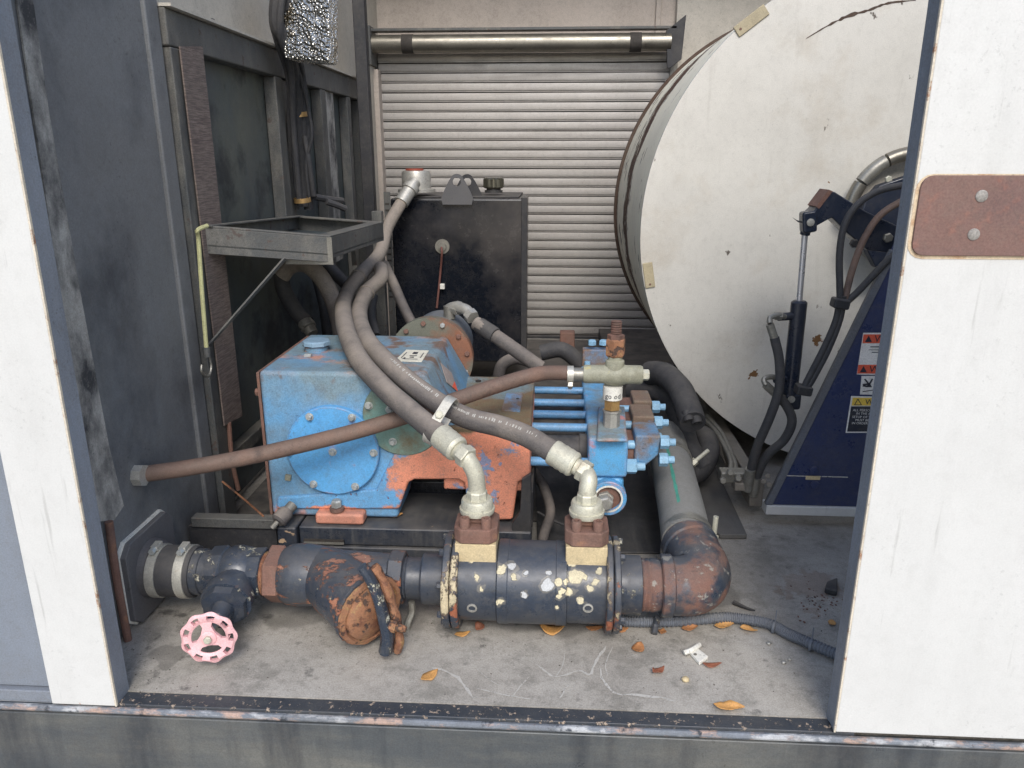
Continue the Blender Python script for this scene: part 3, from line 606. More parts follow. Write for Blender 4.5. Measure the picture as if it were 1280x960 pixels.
# ================================================================ TANK
YT = 1.55
tk = thing('hydraulic_tank', 'tall black painted hydraulic tank in front of the shutter', 'tank', at(572, 420, Y=YT))
tl, tr_ = at(490, 300, Y=YT).x, at(656, 300, Y=YT).x; tz = at(572, 248, Y=YT).z
MB().bb(tl, tr_, YT, YT + .34, .1, tz).build('tank_body', m_black, tk, bevel=.008, seg=3)
MB().bb(tr_ - .012, tr_ + .008, YT - .004, YT + .01, .1, tz + .004).build('corner_flange', m_blackmatt, tk, bevel=.002)
MB().bb(tl + .02, tr_ - .02, YT + .02, YT + .32, tz, tz + .006).build('tank_lid', m_blackmatt, tk, bevel=.002)
def lug(px, py, y, m):
    c = at(px, py, Y=y); w_ = .05; out = []
    prof = [(-.052, -.062), (.052, -.062), (.052, -.038), (.026, .012)] + [(.022 * math.cos(R(t)), .012 + .022 * math.sin(R(t))) for t in range(15, 180, 15)] + [(-.026, .012), (-.052, -.038)]
    outer = [c + V(x, 0, z) for x, z in prof]
    hole = [c + V(.0135 * math.cos(t), 0, .009 + .0135 * math.sin(t)) for t in [2 * math.pi * i / 16 for i in range(16)]]
    # plate with a hole: bridge the outline to the ring by angle
    bm_ = MB(); cc = c + V(0, 0, .009)
    ring_o, ring_i = [], []
    for i in range(32):
        t = 2 * math.pi * i / 32; dx, dz_ = math.cos(t), math.sin(t); best = 9
        for j in range(len(outer)):
            p, q = outer[j] - cc, outer[(j + 1) % len(outer)] - cc
            ex, ez = q.x - p.x, q.z - p.z; den = dx * ez - dz_ * ex
            if abs(den) < 1e-9: continue
            s_ = (p.x * ez - p.z * ex) / den; u_ = (p.x * dz_ - p.z * dx) / den
            if s_ > 0 and -1e-6 <= u_ <= 1 + 1e-6: best = min(best, s_)
        ring_o.append(cc + V(dx * best, 0, dz_ * best)); ring_i.append(cc + V(dx * .0135, 0, dz_ * .0135))
    th = V(0, .006, 0)
    bm_.rings([ring_o, ring_i, [p + th for p in ring_i], [p + th for p in ring_o]], closed=True)
    return bm_.build('lifting_lug', m, tk)
lug(571, 231, YT - .012, m_galv if False else mat('grey_lug_paint', C(88, 88, 90), .5)); lug(584, 231, YT + .05, m_blackmatt)
cp = at(617, 233, Y=YT + .1)
MB().lathe(cp - V(0, 0, .02), (0, 0, 1), [(0, .03), (.008, .03), (.008, .024), (.014, .024)], 24).build('filler_neck', m_blackmatt, tk)
cap = MB(); rings = []
for t, r in ((0, .030), (.004, .033), (.03, .033), (.034, .029)):
    rings.append([cp + V(0, 0, t - .006) + V(math.cos(a), math.sin(a), 0) * (r + (.0025 if int(i / 2) % 2 and .003 < t < .031 else 0)) for i, a in enumerate([2 * math.pi * j / 40 for j in range(40)])])
cap.rings(rings).build('filler_cap', mat('dull_chrome_cap', C(120, 118, 104), .3, .8, var=(20, .4)), tk)
fh = at(521, 240, Y=YT + .06)
f1 = MB().lathe(fh, (0, 0, 1), [(0, .062), (.01, .062), (.012, .048), (.06, .048), (.068, .044)], 28).build('filter_head', m_zinc, tk)
MB().lathe(fh + V(-.005, 0, .069), (0, 0, 1), [(0, .03), (.006, .03)], 16).build('filter_cover', mat('red_oxide', C(150, 70, 52), .6), tk)
se = at(553, 308, Y=YT - .003)
MB().lathe(se, (0, -1, 0), [(0, .024), (.004, .024), (.004, .014), (.014, .013), (.014, .006), (.02, .006)], 20).build('sensor_port', m_galv, tk)
tag(MB().tube([se + V(0, -.02, 0), se + V(.002, -.03, -.02), at(551, 335, Y=YT - .015), at(549, 356, Y=YT - .015), at(546, 385, Y=YT - .02)], .0035, 8).build('sensor_lead', mat('red_brown_wire', C(110, 70, 62), .6)), 'thin wire hanging from the sensor on the tank face', 'wire')
tag(MB().box(at(553, 358, Y=YT - .016), (.016, .012, .018)).build('wire_connector', m_plastic, bevel=.002), 'tiny white connector on the wire in front of the tank', 'connector')
# slotted strip beside the tank
ss = thing('slotted_strip', 'narrow grey slotted strip standing left of the black tank', 'strip', at(486, 420, Y=1.5))
x0, x1 = at(482, 300, Y=1.5).x, at(490, 300, Y=1.5).x
MB().bb(x0, x1, 1.5, 1.504, .1, at(486, 240, Y=1.5).z).build('strip_plate', m_cab, ss)
for i in range(16):
    z = .33 + i * .02
    MB().bb(x0 + .004, x1 - .004, 1.4985, 1.5, z, z + .006).build('slot', m_groove, ss)

# ================================================================ PUMP SKID
sk = thing('pump_base', 'black painted steel skid base under the blue pump', 'base', at(510, 690, Y=.34))
PF = .37
sx0, sx1 = at(374, 670, Y=.335).x, at(664, 670, Y=.335).x
SZ = .093
MB().bb(sx0, sx1, .335, .75, .055, SZ).build('deck', m_skid, sk, bevel=.004)
mbx = MB(); mbx.bb(sx0, sx1, .33, .345, .02, .054); mbx.build('front_channel', m_skid, sk, bevel=.004)
a, b = at(380, 674, Y=.33), at(430, 677, Y=.33)
MB().bb(a.x, b.x, .3285, .331, b.z - .001, b.z + .004).build('slot', m_groove, sk); MB().bb(a.x, b.x, .328, .331, b.z - .006, b.z - .001).build('slot_lip', m_galv, sk)
MB().bb(at(347, 670, Y=.33).x, sx0 - .002, .325, .40, .018, SZ + .002).build('end_block', m_skid, sk, bevel=.005)
x0 = at(640, 640, Y=.36).x
MB().prism(PY((640, 676, .34), (664, 676, .34), (664, 592, .34), (652, 600, .34), (650, 640, .34), (640, 655, .34)), (0, .012, 0)).build('end_bracket', m_blackmatt, sk, bevel=.002)
MB().bb(sx1 - .012, sx1 + .002, .353, .72, .094, .17).build('side_plate', m_blackmatt, sk, bevel=.002)
MB().prism(PY((514, 602, .5), (580, 602, .5), (580, 660, .5), (500, 660, .5)), (0, .05, 0)).build('cross_member', m_black, sk, bevel=.003)
for x, y0 in ((sx0 + .02, .36), (sx1 - .06, .36)): MB().bb(x, x + .05, y0, .7, .0, .02).build('runner', m_blackmatt, sk)

# ================================================================ PUMP
pu = thing('plunger_pump', 'blue and orange plunger pump with round covers on the skid', 'pump', at(500, 640, Y=.5))
zb = SZ + .004
g0, g1 = at(332, 560, Y=PF).x, at(530, 466, Y=PF).x
gz = at(400, 465, Y=PF).z; YBK = .68
# gearbox: prism with a sloping right side
gb = MB(); 
xk = at(497, 620, Y=PF).x; zk = at(497, 597, Y=PF).z
fr = [V(g0, PF, zb), V(xk, PF, zb), V(xk, PF, zk), V(g1 + .055, PF, zk), V(g1 + .055, PF, gz - .1), V(g1, PF, gz), V(g0, PF, gz)]
gb.prism(fr, (0, YBK - PF, 0)).build('gearbox', m_gear, pu, bevel=.009, seg=3)
MB().bb(g0 - .006, g0 - .0005, PF + .004, YBK, zb, gz - .004).build('side_cover', m_rust, pu, bevel=.001)
def cover(cx, cy, rp_, y, th, m, name, bolts, br=.0058):
    c = at(cx, cy, Y=y); r = (at(cx + rp_, cy, Y=y) - c).length
    o = MB().lathe(V(c.x, y + .012, c.z), (0, -1, 0), [(0, r * 1.0), (.012 + th - .002, r), (.012 + th, r - .002)], 64).build(name, m, pu)
    for x, yy in bolts: bolt(o, at(x, yy, Y=y - th), (0, -1, 0), br, .007, washer=True)
    return c, r
cover(505, 520, 51, PF, .008, m_olcover, 'round_cover', ((461, 507), (487, 512), (491, 552), (530, 500), (540, 536)))
cover(418, 561, 57.5, PF, .014, m_cover, 'round_cover', ((387, 521), (440, 522), (467, 566), (444, 608), (392, 605), (362, 565), (416, 565)))
ob = MB().lathe(at(396, 438, Z=gz), (0, 0, 1), [(0, .024), (.012, .024), (.012, .028)], 28); ob.build('filler_neck', m_gear, pu)
MB().lathe(at(396, 431, Z=gz + .012) , (0, 0, 1), [(0, .028), (.001, .029), (.008, .029), (.0105, .026)], 8).build('oil_cap', mat('greyed_blue_cap', C(132, 160, 180), .5, var=(20, .3)), pu)
MB().box(at(385, 444, Z=gz + .003), (.014, .012, .006)).build('cap_tab', m_bolt, pu, bevel=.001)
# nameplates
P = [at(x, y, Z=gz + .0012) for x, y in ((508, 437), (536, 438), (527, 452), (493, 451))]
npl = MB().prism(P, (0, 0, -.001)).build('nameplate', mat('pale_nameplate', C(222, 218, 200), .5, var=(30, .15)), pu)
ux = (P[1] - P[0]).normalized(); uy = (P[0] - P[3]).normalized(); t_ = MB()
for f0, f1, l0, l1 in ((.42, .62, .62, .8), (.38, .68, .44, .5), (.44, .6, .3, .38), (.2, .8, .16, .2), (.12, .16, .25, .75), (.84, .88, .3, .75), (.24, .3, .2, .3)):
    q = lambda s_, t: P[3].lerp(P[2], s_).lerp(P[0].lerp(P[1], s_), t) + V(0, 0, .0004)
    t_.quad(q(f0, l0), q(f1, l0), q(f1, l1), q(f0, l1))
t_.build('plate_print', m_sblk, npl)
# diamond warning plate on sloping side
n_ = V(.1, 0, .055).normalized(); sc = V(g1 + .026, .505, gz - .047) + n_ * .0012
e1 = V(0, 1, 0); e2 = n_.cross(e1).normalized()
if e2.z < 0: e2 = -e2
dm = MB().prism([sc + e2 * .035, sc + e1 * .035, sc - e2 * .035, sc - e1 * .035], n_ * .001).build('warning_plate', mat('worn_diamond_plate', C(158, 146, 140), .6, var=(40, .4)), pu)
MB().prism([sc - e2 * .016 + e1 * .018, sc - e2 * .016 - e1 * .018, sc - e2 * .0345], n_ * .0016).build('red_corner', m_sred, dm)
# mounting foot
fx0, fx1 = at(391, 640, Y=.335).x, at(452, 640, Y=.335).x
m_foot = mat('orange_foot_paint', C(206, 140, 116), .6, var=(14, .4), layers=[dict(col=C(120, 72, 50), scale=16, lo=.55, hi=.66)], bump=(120, .6))
MB().bb(fx0, fx1, .343, PF + .02, SZ + .001, SZ + .024).build('mounting_foot', m_foot, pu, bevel=.006, seg=3)
fb = bolt(pu, at(421, 633, Y=.355), (0, 0, 1), .0105, .014, m_bolt)
MB().lathe(at(421, 634, Y=.355) - V(0, 0, .006), (0, 0, 1), [(0, .014), (.006, .014)], 20).build('washer', m_rust, pu)
bolt(pu, at(361, 596, Y=PF), (0, -1, 0), .008, .008, m_olive, 'drain_plug', hexn=4)
bolt(pu, at(326, 490, Y=PF + .02), (-1, 0, 0), .008, .01, m_rust)
# drain hose end
dr = thing('drain_valve', 'small grey drain valve hanging at the left foot of the pump', 'valve', at(360, 640, Y=.33))
p0, p1, p2 = at(366, 631, Y=.35), at(350, 649, Y=.32), at(340, 660, Y=.31)
MB().cyl(p0, p0.lerp(p1, .45), .0105, 16).build('fitting', m_galv, dr); MB().lathe(p0.lerp(p1, .4), p1 - p0, [(0, .012), (.006, .0155), (.026, .0155), (.03, .011)], 18).build('sleeve', m_rubg, dr); MB().cyl(p1, p2, .005, 10).build('lever', m_galv, dr)
# crosshead frame
c0 = g1 + .03; c1 = at(663, 560, Y=PF).x
cz0 = at(640, 541, Y=PF).z; cz1 = cz0 + .026
MB().prism([V(c0, PF + .004, .16), V(c0, PF + .004, cz0), V(c0, YBK - .02, cz1), V(c0, YBK - .02, .16)], (c1 - c0, 0, 0)).build('crosshead_frame', m_frame, pu, bevel=.004)
yq = PF - .006
pf = PY((345, 637, yq), (345, 622, yq), (470, 612, yq), (500, 552, yq), (530, 530, yq), (662, 542, yq), (663, 599, yq), (648, 603, yq), (641, 650, yq), (588, 652, yq), (580, 604, yq), (572, 600, yq), (518, 600, yq), (510, 604, yq), (499, 637, yq))
MB().prism(pf, (0, .03, 0)).build('front_frame', m_frame, pu, bevel=.005)
P = [at(632, 491, Y=.55), at(653, 491, Y=.55), at(648, 513, Y=.455), at(627, 513, Y=.455)]
def on_top(px, py):   # point on the sloping frame top
    for i in range(60):
        y = PF + i * .006; p = at(px, py, Y=y); z = cz0 + (cz1 - cz0) * (y - PF - .004) / (YBK - .024 - PF)
        if p.z <= z + .0005: return V(p.x, p.y, z)
    return at(px, py, Y=.6)
P = [on_top(x, y) + V(0, 0, .003) for x, y in ((633, 493), (654, 493), (650, 515), (627, 514))]
ip = MB().prism(P, (0, 0, -.003)).build('inspection_plate', m_cap, pu); bolt(ip, on_top(647, 501) + V(0, 0, .003), (0, 0, 1), .003, .002, m_blackmatt)
MB().lathe(on_top(598, 477) - V(0, 0, .0), (0, 0, 1), [(0, .0065), (.0025, .006)], 16).build('hole_plug', m_groove, pu)
# tie rods and plungers
bx0, bx1 = at(735, 570, Y=.40).x, at(785, 570, Y=.40).x
bz0, bz1 = at(760, 597, Y=.40).z, at(760, 548, Y=.40).z
for y in (488, 503.5, 518, 534):
    p = at(690, y, Z=bz1 - .012); MB().cyl(V(c1 - .01, p.y, p.z), V(bx0 + .01, p.y, p.z), .0088, 16).build('tie_rod', m_bluerod, pu)
p = at(690, 577, Y=.41); MB().cyl(V(c1 - .01, p.y, p.z), V(bx0 + .01, p.y, p.z), .009, 16).build('tie_rod', m_bluerod, pu)
for y in (.47, .58, .69):
    z = bz0 + .028
    MB().lathe(V(c1 - .01, y, z), (1, 0, 0), [(0, .03), (bx0 - c1 - .005, .03), (bx0 - c1 - .005, .034), (bx0 - c1 + .01, .034)], 24).build('plunger', m_blackmatt, pu)
# fluid end block
fe = MB().bb(bx0, bx1, .40, .80, bz0, bz1).build('fluid_end', m_block, pu, bevel=.006, seg=3)
MB().bb(bx0 + .004, bx1 - .004, .405, .78, bz0 - .075, bz0 - .001).build('suction_chamber', m_block, pu, bevel=.012, seg=3)
pc = at(760, 622, Y=.395)
MB().lathe(V(pc.x, .41, pc.z), (0, -1, 0), [(0, .036), (.02, .036), (.022, .034), (.022, .0285), (.012, .028)], 36, cap0=False).build('inlet_flange', m_block, pu)
MB().lathe(V(pc.x, .389, pc.z), (0, -1, 0), [(0, .0285), (.0015, .0285), (.0015, .025), (0, .025)], 36, cap0=False, cap1=False).build('gasket', m_plastic, pu)
MB().lathe(V(pc.x, .399, pc.z), (0, -1, 0), [(0, .0255), (.002, .0255), (.003, .02)], 30).build('rusty_bore', m_rust, pu)
MB().lathe(V(pc.x - .006, .395, pc.z - .002), (0, -1, 0), [(0, .017), (.008, .017), (.008, .015), (.026, .015), (.029, .012)], 6, .3).build('inlet_plug', m_zinc, pu, ang=25)
# delivery flange plate on top
P = [at(x, y, Z=bz1 + .012) for x, y in ((748, 505), (781, 505), (784, 546), (746, 546))]
MB().prism([p - V(0, 0, .004) for p in P], (0, 0, -.0075)).build('delivery_flange', m_block, pu, bevel=.004)
# valve caps to the right with nuts
for i, (y, x0p, x1p) in enumerate(((.43, 797, 827), (.545, 793, 819), (.65, 794, 816))):
    xa, xb = at(x0p, 540 - i * 18, Y=y).x, at(x1p, 540 - i * 18, Y=y).x
    vc = MB().prism([V(xa - .004, y, bz1 - .004), V(xb, y, bz1 - .004), V(xb - .004, y, bz0 + .035), V(xa + .012, y, bz0 + .006), V(xa - .004, y, bz0 + .006)], (0, .085, 0)).build('valve_cap', m_cap, pu, bevel=.005)
    MB().bb(bx1 - .002, xa, y + .01, y + .075, bz0 + .006, bz1 - .02).build('cap_spacer', m_rust, vc)
    for k_, z in enumerate((bz1 - .022, bz0 + .022)):
        yy = y + .014
        nn = MB(); nn.lathe(V(xb, yy, z), (1, 0, 0), [(0, .0135), (.016, .0135), (.018, .012)], 6, .2); nn.cyl((xb + .018, yy, z), (xb + .03, yy, z), .0075, 12); nn.build('nut', m_nut, vc, ang=25)
    MB().cyl((bx1, y + .012, bz1 - .028), (xa, y + .012, bz1 - .028), .009, 12).build('stud', m_nut, vc)
p = at(792, 583, Y=.42); nn = MB(); nn.lathe(V(bx1, p.y, p.z), (1, 0, 0), [(0, .015), (.018, .015), (.02, .013)], 6, .4); nn.cyl((bx1 + .02, p.y, p.z), (bx1 + .036, p.y, p.z), .008, 12); nn.build('nut', m_nut, pu, ang=25)
# rear studs and bridge
for x, y in ((734, 462),):
    p = at(x, y, Y=.78); q = V(p.x, p.y, bz1)
    nn = MB(); nn.cyl(q, V(q.x, q.y, p.z + .02), .007, 12); nn.lathe(V(q.x, q.y, bz1 + .002), (0, 0, 1), [(0, .013), (.014, .013)], 6); nn.lathe(V(q.x, q.y, p.z - .01), (0, 0, 1), [(0, .014), (.016, .014)], 6); nn.build('stud', m_nut, pu, ang=25)
a, b = at(728, 436, Y=.80), at(762, 456, Y=.80)
MB().bb(a.x, b.x, .79, .82, bz1 + .0, a.z).build('rear_block', m_cap, pu, bevel=.003)
for x in (740, 754): bolt(pu, at(x, 431, Y=.8), (0, 0, 1), .01, .012, m_nut)

# ================================================================ HYDRAULIC MOTOR
mo = thing('hydraulic_motor', 'grey blue hydraulic motor with rusty round flange behind the gearbox', 'motor', at(550, 460, Y=.72))
mc = at(540, 447, Y=.70); mr = (at(592, 447, Y=.70) - mc).length
mo_c = V(mc.x - .0, .70, mc.z)
MB().lathe(mo_c - V(0, .015, 0), (0, 1, 0), [(0, mr), (.025, mr), (.027, mr * .97)], 48).build('flange', mat('rusty_green_flange', C(104, 106, 94), .6, var=(14, .4), layers=[dict(col=C(136, 92, 70), scale=12, lo=.42, hi=.56)], bump=(90, .6)), mo)
MB().lathe(mo_c + V(0, .013, 0), (0, 1, 0), [(0, mr * .93), (.02, mr * .93), (.03, mr * .82), (.16, mr * .8), (.19, mr * .66), (.2, mr * .3)], 40).build('housing', mat('grey_blue_casting', C(92, 104, 116), .5, var=(12, .4), dust=(DUST, .5)), mo)
for i in range(7):
    a = R(-20 + 30 * i); bolt(mo, mo_c + V(math.cos(a) * mr * .88, -.015, math.sin(a) * mr * .88), (0, -1, 0), .006, .006, m_rust if i % 3 else m_bolt)
eb = at(562, 398, Y=.80)
MB().cyl(eb, eb + V(0, 0, .03), .014, 16).build('port', m_galv, mo)
ep = PY((562, 392, .80), (562, 386, .80), (570, 384, .79), (582, 387, .77), (590, 396, .75))
MB().tube(ep, .013, 12).build('elbow_fitting', m_zinc, mo); MB().lathe(at(572, 385, Y=.79), ep[3] - ep[2], [(-.008, .017), (.006, .017)], 6).build('hex_nut', m_zinc, mo, ang=25); MB().lathe(ep[4], ep[4] - ep[3], [(-.012, .017), (.004, .017)], 6).build('hex_nut', m_zinc, mo, ang=25)
mh = thing('motor_hose', 'grey braided hose running from the motor elbow down to the rods', 'hose', at(640, 440, Y=.7))
MB().tube(PY((595, 404, .74), (612, 415, .72), (645, 438, .70), (676, 460, .69)), .0165, 14).build('hose', m_rubg, mh)
MB().lathe(at(598, 406, Y=.74), at(612, 415, Y=.72) - at(598, 406, Y=.74), [(0, .014), (.004, .019), (.05, .019), (.054, .017)], 16).build('ferrule', m_rub, mh)

# ================================================================ RELIEF VALVE
yv = .45
rv = thing('relief_valve', 'olive relief valve with rusty top screw standing on the fluid end', 'valve', at(766, 540, Y=yv))
vc_ = at(768, 468, Y=yv)
def pz(py): return at(766, py, Y=yv).z
xa, xb = at(729, 468, Y=yv).x, at(803, 468, Y=yv).x
MB().lathe(V(xa, yv, vc_.z), (1, 0, 0), [(0, .0165), (.004, .018), (.038, .018), (.05, .021), (.062, .0225), (.074, .021), (.082, .0185), (xb - xa - .004, .0185), (xb - xa, .017)], 28).build('valve_body', m_olive, rv)
MB().lathe(V(xb, yv, vc_.z), (1, 0, 0), [(0, .011), (.011, .011), (.013, .009)], 6, .5).build('end_plug', m_fit, rv, ang=25)
cx = vc_.x
MB().lathe(V(cx, yv, vc_.z + .008), (0, 0, 1), [(0, .019), (.02, .018), (.022, .014), (.04, .014)], 24).build('neck', m_olive, rv)
MB().lathe(V(cx, yv, pz(445)), (0, 0, 1), [(0, .017), (.003, .0195), (pz(423) - pz(445) - .002, .0195), (pz(423) - pz(445), .017)], 6, .3).build('lock_nut', m_orust, rv, ang=25)
MB().lathe(V(cx, yv, pz(424)), (0, 0, 1), [(0, .0165), (.009, .0165), (.011, .011)], 6, .9).build('hex_nut', m_rust, rv, ang=25)
sc_ = [(0, .0105)]; L = pz(401) - pz(416)
for i in range(5): sc_ += [(L * (i + .2) / 5, .0105), (L * (i + .5) / 5, .009), (L * (i + .8) / 5, .0108)]
MB().lathe(V(cx, yv, pz(416)), (0, 0, 1), sc_ + [(L, .009)], 14).build('adjusting_screw', m_rust, rv)
MB().lathe(V(cx - .002, yv, pz(498)), (0, 0, 1), [(0, .019), (pz(482) - pz(498), .019)], 28).build('white_collar', m_plastic, rv)
tx = MB(); 
for ang_, s in ((-28, 'go'), (24, 'od')):
    a = R(ang_); dr_ = V(math.sin(a), -math.cos(a), 0); text_mb(tx, s, V(cx - .002, yv, pz(495)) + dr_ * .0195, V(math.cos(a), math.sin(a), 0), V(0, 0, 1), .014, True)
tx.build('collar_print', m_sblk, rv, smooth=False)
MB().lathe(V(cx - .002, yv, pz(511)), (0, 0, 1), [(0, .0165), (pz(497) - pz(511), .0165)], 6, .4).build('brass_nut', m_brass, rv, ang=25)
MB().lathe(V(cx - .002, yv, pz(512)), (0, 0, -1), [(0, .0185), (.004, .0185), (.005, .0165), (.034, .0165), (.047, .004)], 8, .2).build('elbow_fitting', m_zinc, rv, ang=25)
MB().cyl(V(cx - .002, yv, pz(528)), V(cx - .002, yv + .05, pz(528) - .01), .014, 14).build('elbow_stub', m_rust, rv)

# ================================================================ BROWN HOSE
bh = thing('brown_hose', 'long rusty brown hose from the left wall across to the olive valve', 'hose', at(400, 560, Y=.3))
pts = [at(178, 593, X=XW + .004)] + PY((240, 584, .24), (320, 569, .265), (430, 543, .30), (505, 521, .325), (560, 503, .35), (615, 484, .39), (670, 468, .43), (700, 466, .45), (716, 467, .45))
MB().tube(pts, .0145, 16, k=8).build('hose', m_brown, bh)
MB().lathe(at(170, 594, X=XW), (1, 0, 0), [(0, .019), (.016, .019), (.016, .016)], 8).build('wall_nut', m_zinc, bh, ang=25)
clamp_band(bh, at(713, 468, Y=.45), (1, 0, 0), .0152, .012, lug=(0, -.5, -1))
MB().cyl(at(716, 468, Y=.45), at(730, 468, Y=.45), .0135, 16).build('barb', m_galv, bh)

# ================================================================ SUCTION LINE (left to right along Y=AX, Z=AZp)
def xx(px): 
    y = 716 + (px - 200) * .031
    return at(px, y, Y=AX).x
def on(x): return V(x, AX, AZp)
wp = thing('wall_flange_plate', 'grey square plate on the left wall where the pipe enters', 'plate', at(180, 780, X=XW))
pl = [at(x, y, X=XW + .012) for x, y in ((150, 688), (203, 648), (214, 672), (218, 740), (170, 784), (162, 770))]
yc0, yc1 = .115, .275
poly = [V(XW + .0005, y, z) for y, z in ((yc0, .14), (yc0 + .02, .158), (yc1 - .02, .158), (yc1, .14), (yc1, .022), (yc1 - .02, .006), (yc0 + .02, .006), (yc0, .022))]
MB().prism(poly, (.016, 0, 0)).build('plate', mat('grey_plate_paint', C(92, 92, 95), .6, var=(10, .3), dust=(DUST, .4)), wp, bevel=.002)
MB().prism([p + V(0, (p.y - .195) * .04 , (p.z - .082) * .04) for p in poly], (.006, 0, 0)).build('white_gasket', m_plastic, wp)
MB().lathe(V(XW + .0165, AX + .01, AZp), (1, 0, 0), [(0, .052), (.012, .05), (.016, .044), (.03, .042)], 32).build('spigot', mat('grey_spigot', C(84, 84, 88), .6), wp)
rc = thing('rubber_coupling', 'black rubber coupling with two steel clamps next to the wall plate', 'coupling', on(xx(225)))
MB().lathe(on(xx(196)), (1, 0, 0), [(0, .043), (.002, .0445), (xx(248) - xx(196) - .002, .0445), (xx(248) - xx(196), .043)], 40).build('rubber_sleeve', m_rub, rc)
for x in (203, 237): clamp_band(rc, on(xx(x)), (1, 0, 0), .0446, .016, lug=(0, -.1, 1))

gv = thing('gate_valve', 'navy black gate valve with pink handwheel low on the left', 'valve', on(xx(290)))
L = lambda a, b: xx(b) - xx(a)
MB().lathe(on(xx(246)), (1, 0, 0), [(0, .040), (L(246, 257), .040), (L(246, 258), .0375), (L(246, 268), .0375)], 32).build('pipe_nipple', m_pipechip, gv)
MB().lathe(on(xx(262)), (1, 0, 0), [(0, .034), (L(262, 267), .036)], 32).build('rusty_thread', m_orust, gv)
MB().lathe(on(xx(267)), (1, 0, 0), [(0, .044), (L(267, 284), .047), (L(267, 286), .044)], 8, .39).build('body_end', m_pipechip, gv, ang=25)
MB().lathe(on(xx(284)), (1, 0, 0), [(0, .041), (L(284, 292), .047), (L(284, 300), .048), (L(284, 312), .045), (L(284, 318), .041)], 28).build('valve_body', m_pipechip, gv)
MB().lathe(on(xx(314)), (1, 0, 0), [(0, .043), (L(314, 332), .045), (L(314, 333), .043)], 8, .39).build('body_end', m_pipechip, gv, ang=25)
hw = at(261, 797, Y=.025)
v0 = on(xx(302)); ax_ = (hw - v0).normalized(); LL = (hw - v0).length
MB().lathe(v0, ax_, [(.02, .034), (LL * .36, .036), (LL * .36, .041), (LL * .46, .042), (LL * .5, .042)], 32).build('bonnet_flange', m_pipechip, gv)
MB().lathe(v0, ax_, [(LL * .5, .038), (LL * .58, .036), (LL * .6, .028)], 8, .3).build('bonnet_hex', m_pipe, gv, ang=25)
MB().lathe(v0, ax_, [(LL * .6, .019), (LL * .76, .016), (LL * .78, .013)], 20).build('packing_nut', m_pipe, gv)
MB().lathe(v0, ax_, [(LL * .78, .006), (LL * 1.02, .006)], 12).build('stem', m_galv, gv)
# handwheel with scalloped, pierced rim
wn = (ax_ + V(0, -.35, .75)).normalized() ; wn = (ax_ * .8 + (CAM - hw).normalized() * .45).normalized()
wx, wy, wd = frame(wn); RW = .0435
hwo = thing_dummy = MB()
rim = MB(); NT_, th = 72, .0075
def rad(j, t):  # j radial row 0..3
    lobe = .5 + .5 * math.cos(9 * t)
    ro = RW * (.93 + .075 * lobe)
    return (RW * .60, RW * .70, RW * .86 + RW * .02 * lobe, ro)[j]
def wpt(r, t, h): return hw + (wx * math.cos(t) + wy * math.sin(t)) * r + wd * h
verts = {}
for j in range(4):
    for i in range(NT_):
        t = 2 * math.pi * i / NT_
        for s_ in (0, 1):
            bow = (-.003 if j in (0, 3) else 0)
            verts[j, i, s_] = len(rim.v); rim.v.append(wpt(rad(j, t), t, (th / 2 + bow) * (1 if s_ else -1)))
def solid(j, i): return not (j == 1 and (i % 8) in (0, 1, 6, 7))
for j in range(3):
    for i in range(NT_):
        k2 = (i + 1) % NT_
        if not solid(j, i): continue
        A = [verts[j, i, 1], verts[j + 1, i, 1], verts[j + 1, k2, 1], verts[j, k2, 1]]; B = [verts[j, i, 0], verts[j + 1, i, 0], verts[j + 1, k2, 0], verts[j, k2, 0]]
        rim.f.append(A); rim.f.append(B[::-1])
        if not solid(j, (i - 1) % NT_): rim.f.append([A[0], B[0], B[1], A[1]])
        if not solid(j, k2): rim.f.append([A[3], A[2], B[2], B[3]])
        if j == 0 or not solid(j - 1, i): rim.f.append([A[0], A[3], B[3], B[0]])
        if j == 2 or not solid(j + 1, i): rim.f.append([A[1], B[1], B[2], A[2]])
rimo = rim.build('handwheel', m_pink, gv)
for i in range(3):
    t = R(95 + 120 * i); sp = MB(); rg = []
    for q, wd2 in ((.006, .011), (.018, .0065), (.0245, .009), (.029, .016)):
        c = wpt(q, t, -.002); tn = (-wx * math.sin(t) + wy * math.cos(t)); 
        rg.append([c + tn * wd2 + wd * .003, c - tn * wd2 + wd * .003, c - tn * wd2 - wd * .003, c + tn * wd2 - wd * .003])
    sp.rings(rg).build('spoke', m_pink, rimo)
MB().lathe(hw - wd * .004, wd, [(0, .012), (.007, .012), (.009, .009)], 20).build('hub', m_pink, rimo)
bolt(rimo, hw + wd * .005, wd, .0065, .006, m_fit, 'hub_nut')

ys = thing('y_strainer', 'chipped black strainer body with rust flakes and a capped branch', 'strainer', on(xx(430)))
MB().lathe(on(xx(330)), (1, 0, 0), [(0, .036), (.004, .038), (.008, .036), (.012, .038), (.016, .036), (L(330, 342), .037)], 28).build('rusty_thread', m_orust, ys)
MB().lathe(on(xx(338)), (1, 0, 0), [(0, .046), (.003, .05), (L(338, 356), .05), (L(338, 358), .046)], 6, .25).build('union_nut', m_rust, ys, ang=25)
MB().lathe(on(xx(356)), (1, 0, 0), [(0, .045), (.01, .051), (.03, .054), (.06, .051), (.1, .044), (L(356, 490), .040)], 40).build('strainer_body', m_strain, ys)
bd = V(.75, -.64, -.10).normalized(); b1 = at(464, 764, Y=.088); b1.z = max(b1.z, .062); BL_ = .175; b0 = b1 - bd * BL_
MB().lathe(b0, bd, [(0, .03), (.03, .046), (.08, .053), (BL_ - .022, .057), (BL_ - .016, .057)], 44).build('branch', m_strain, ys)
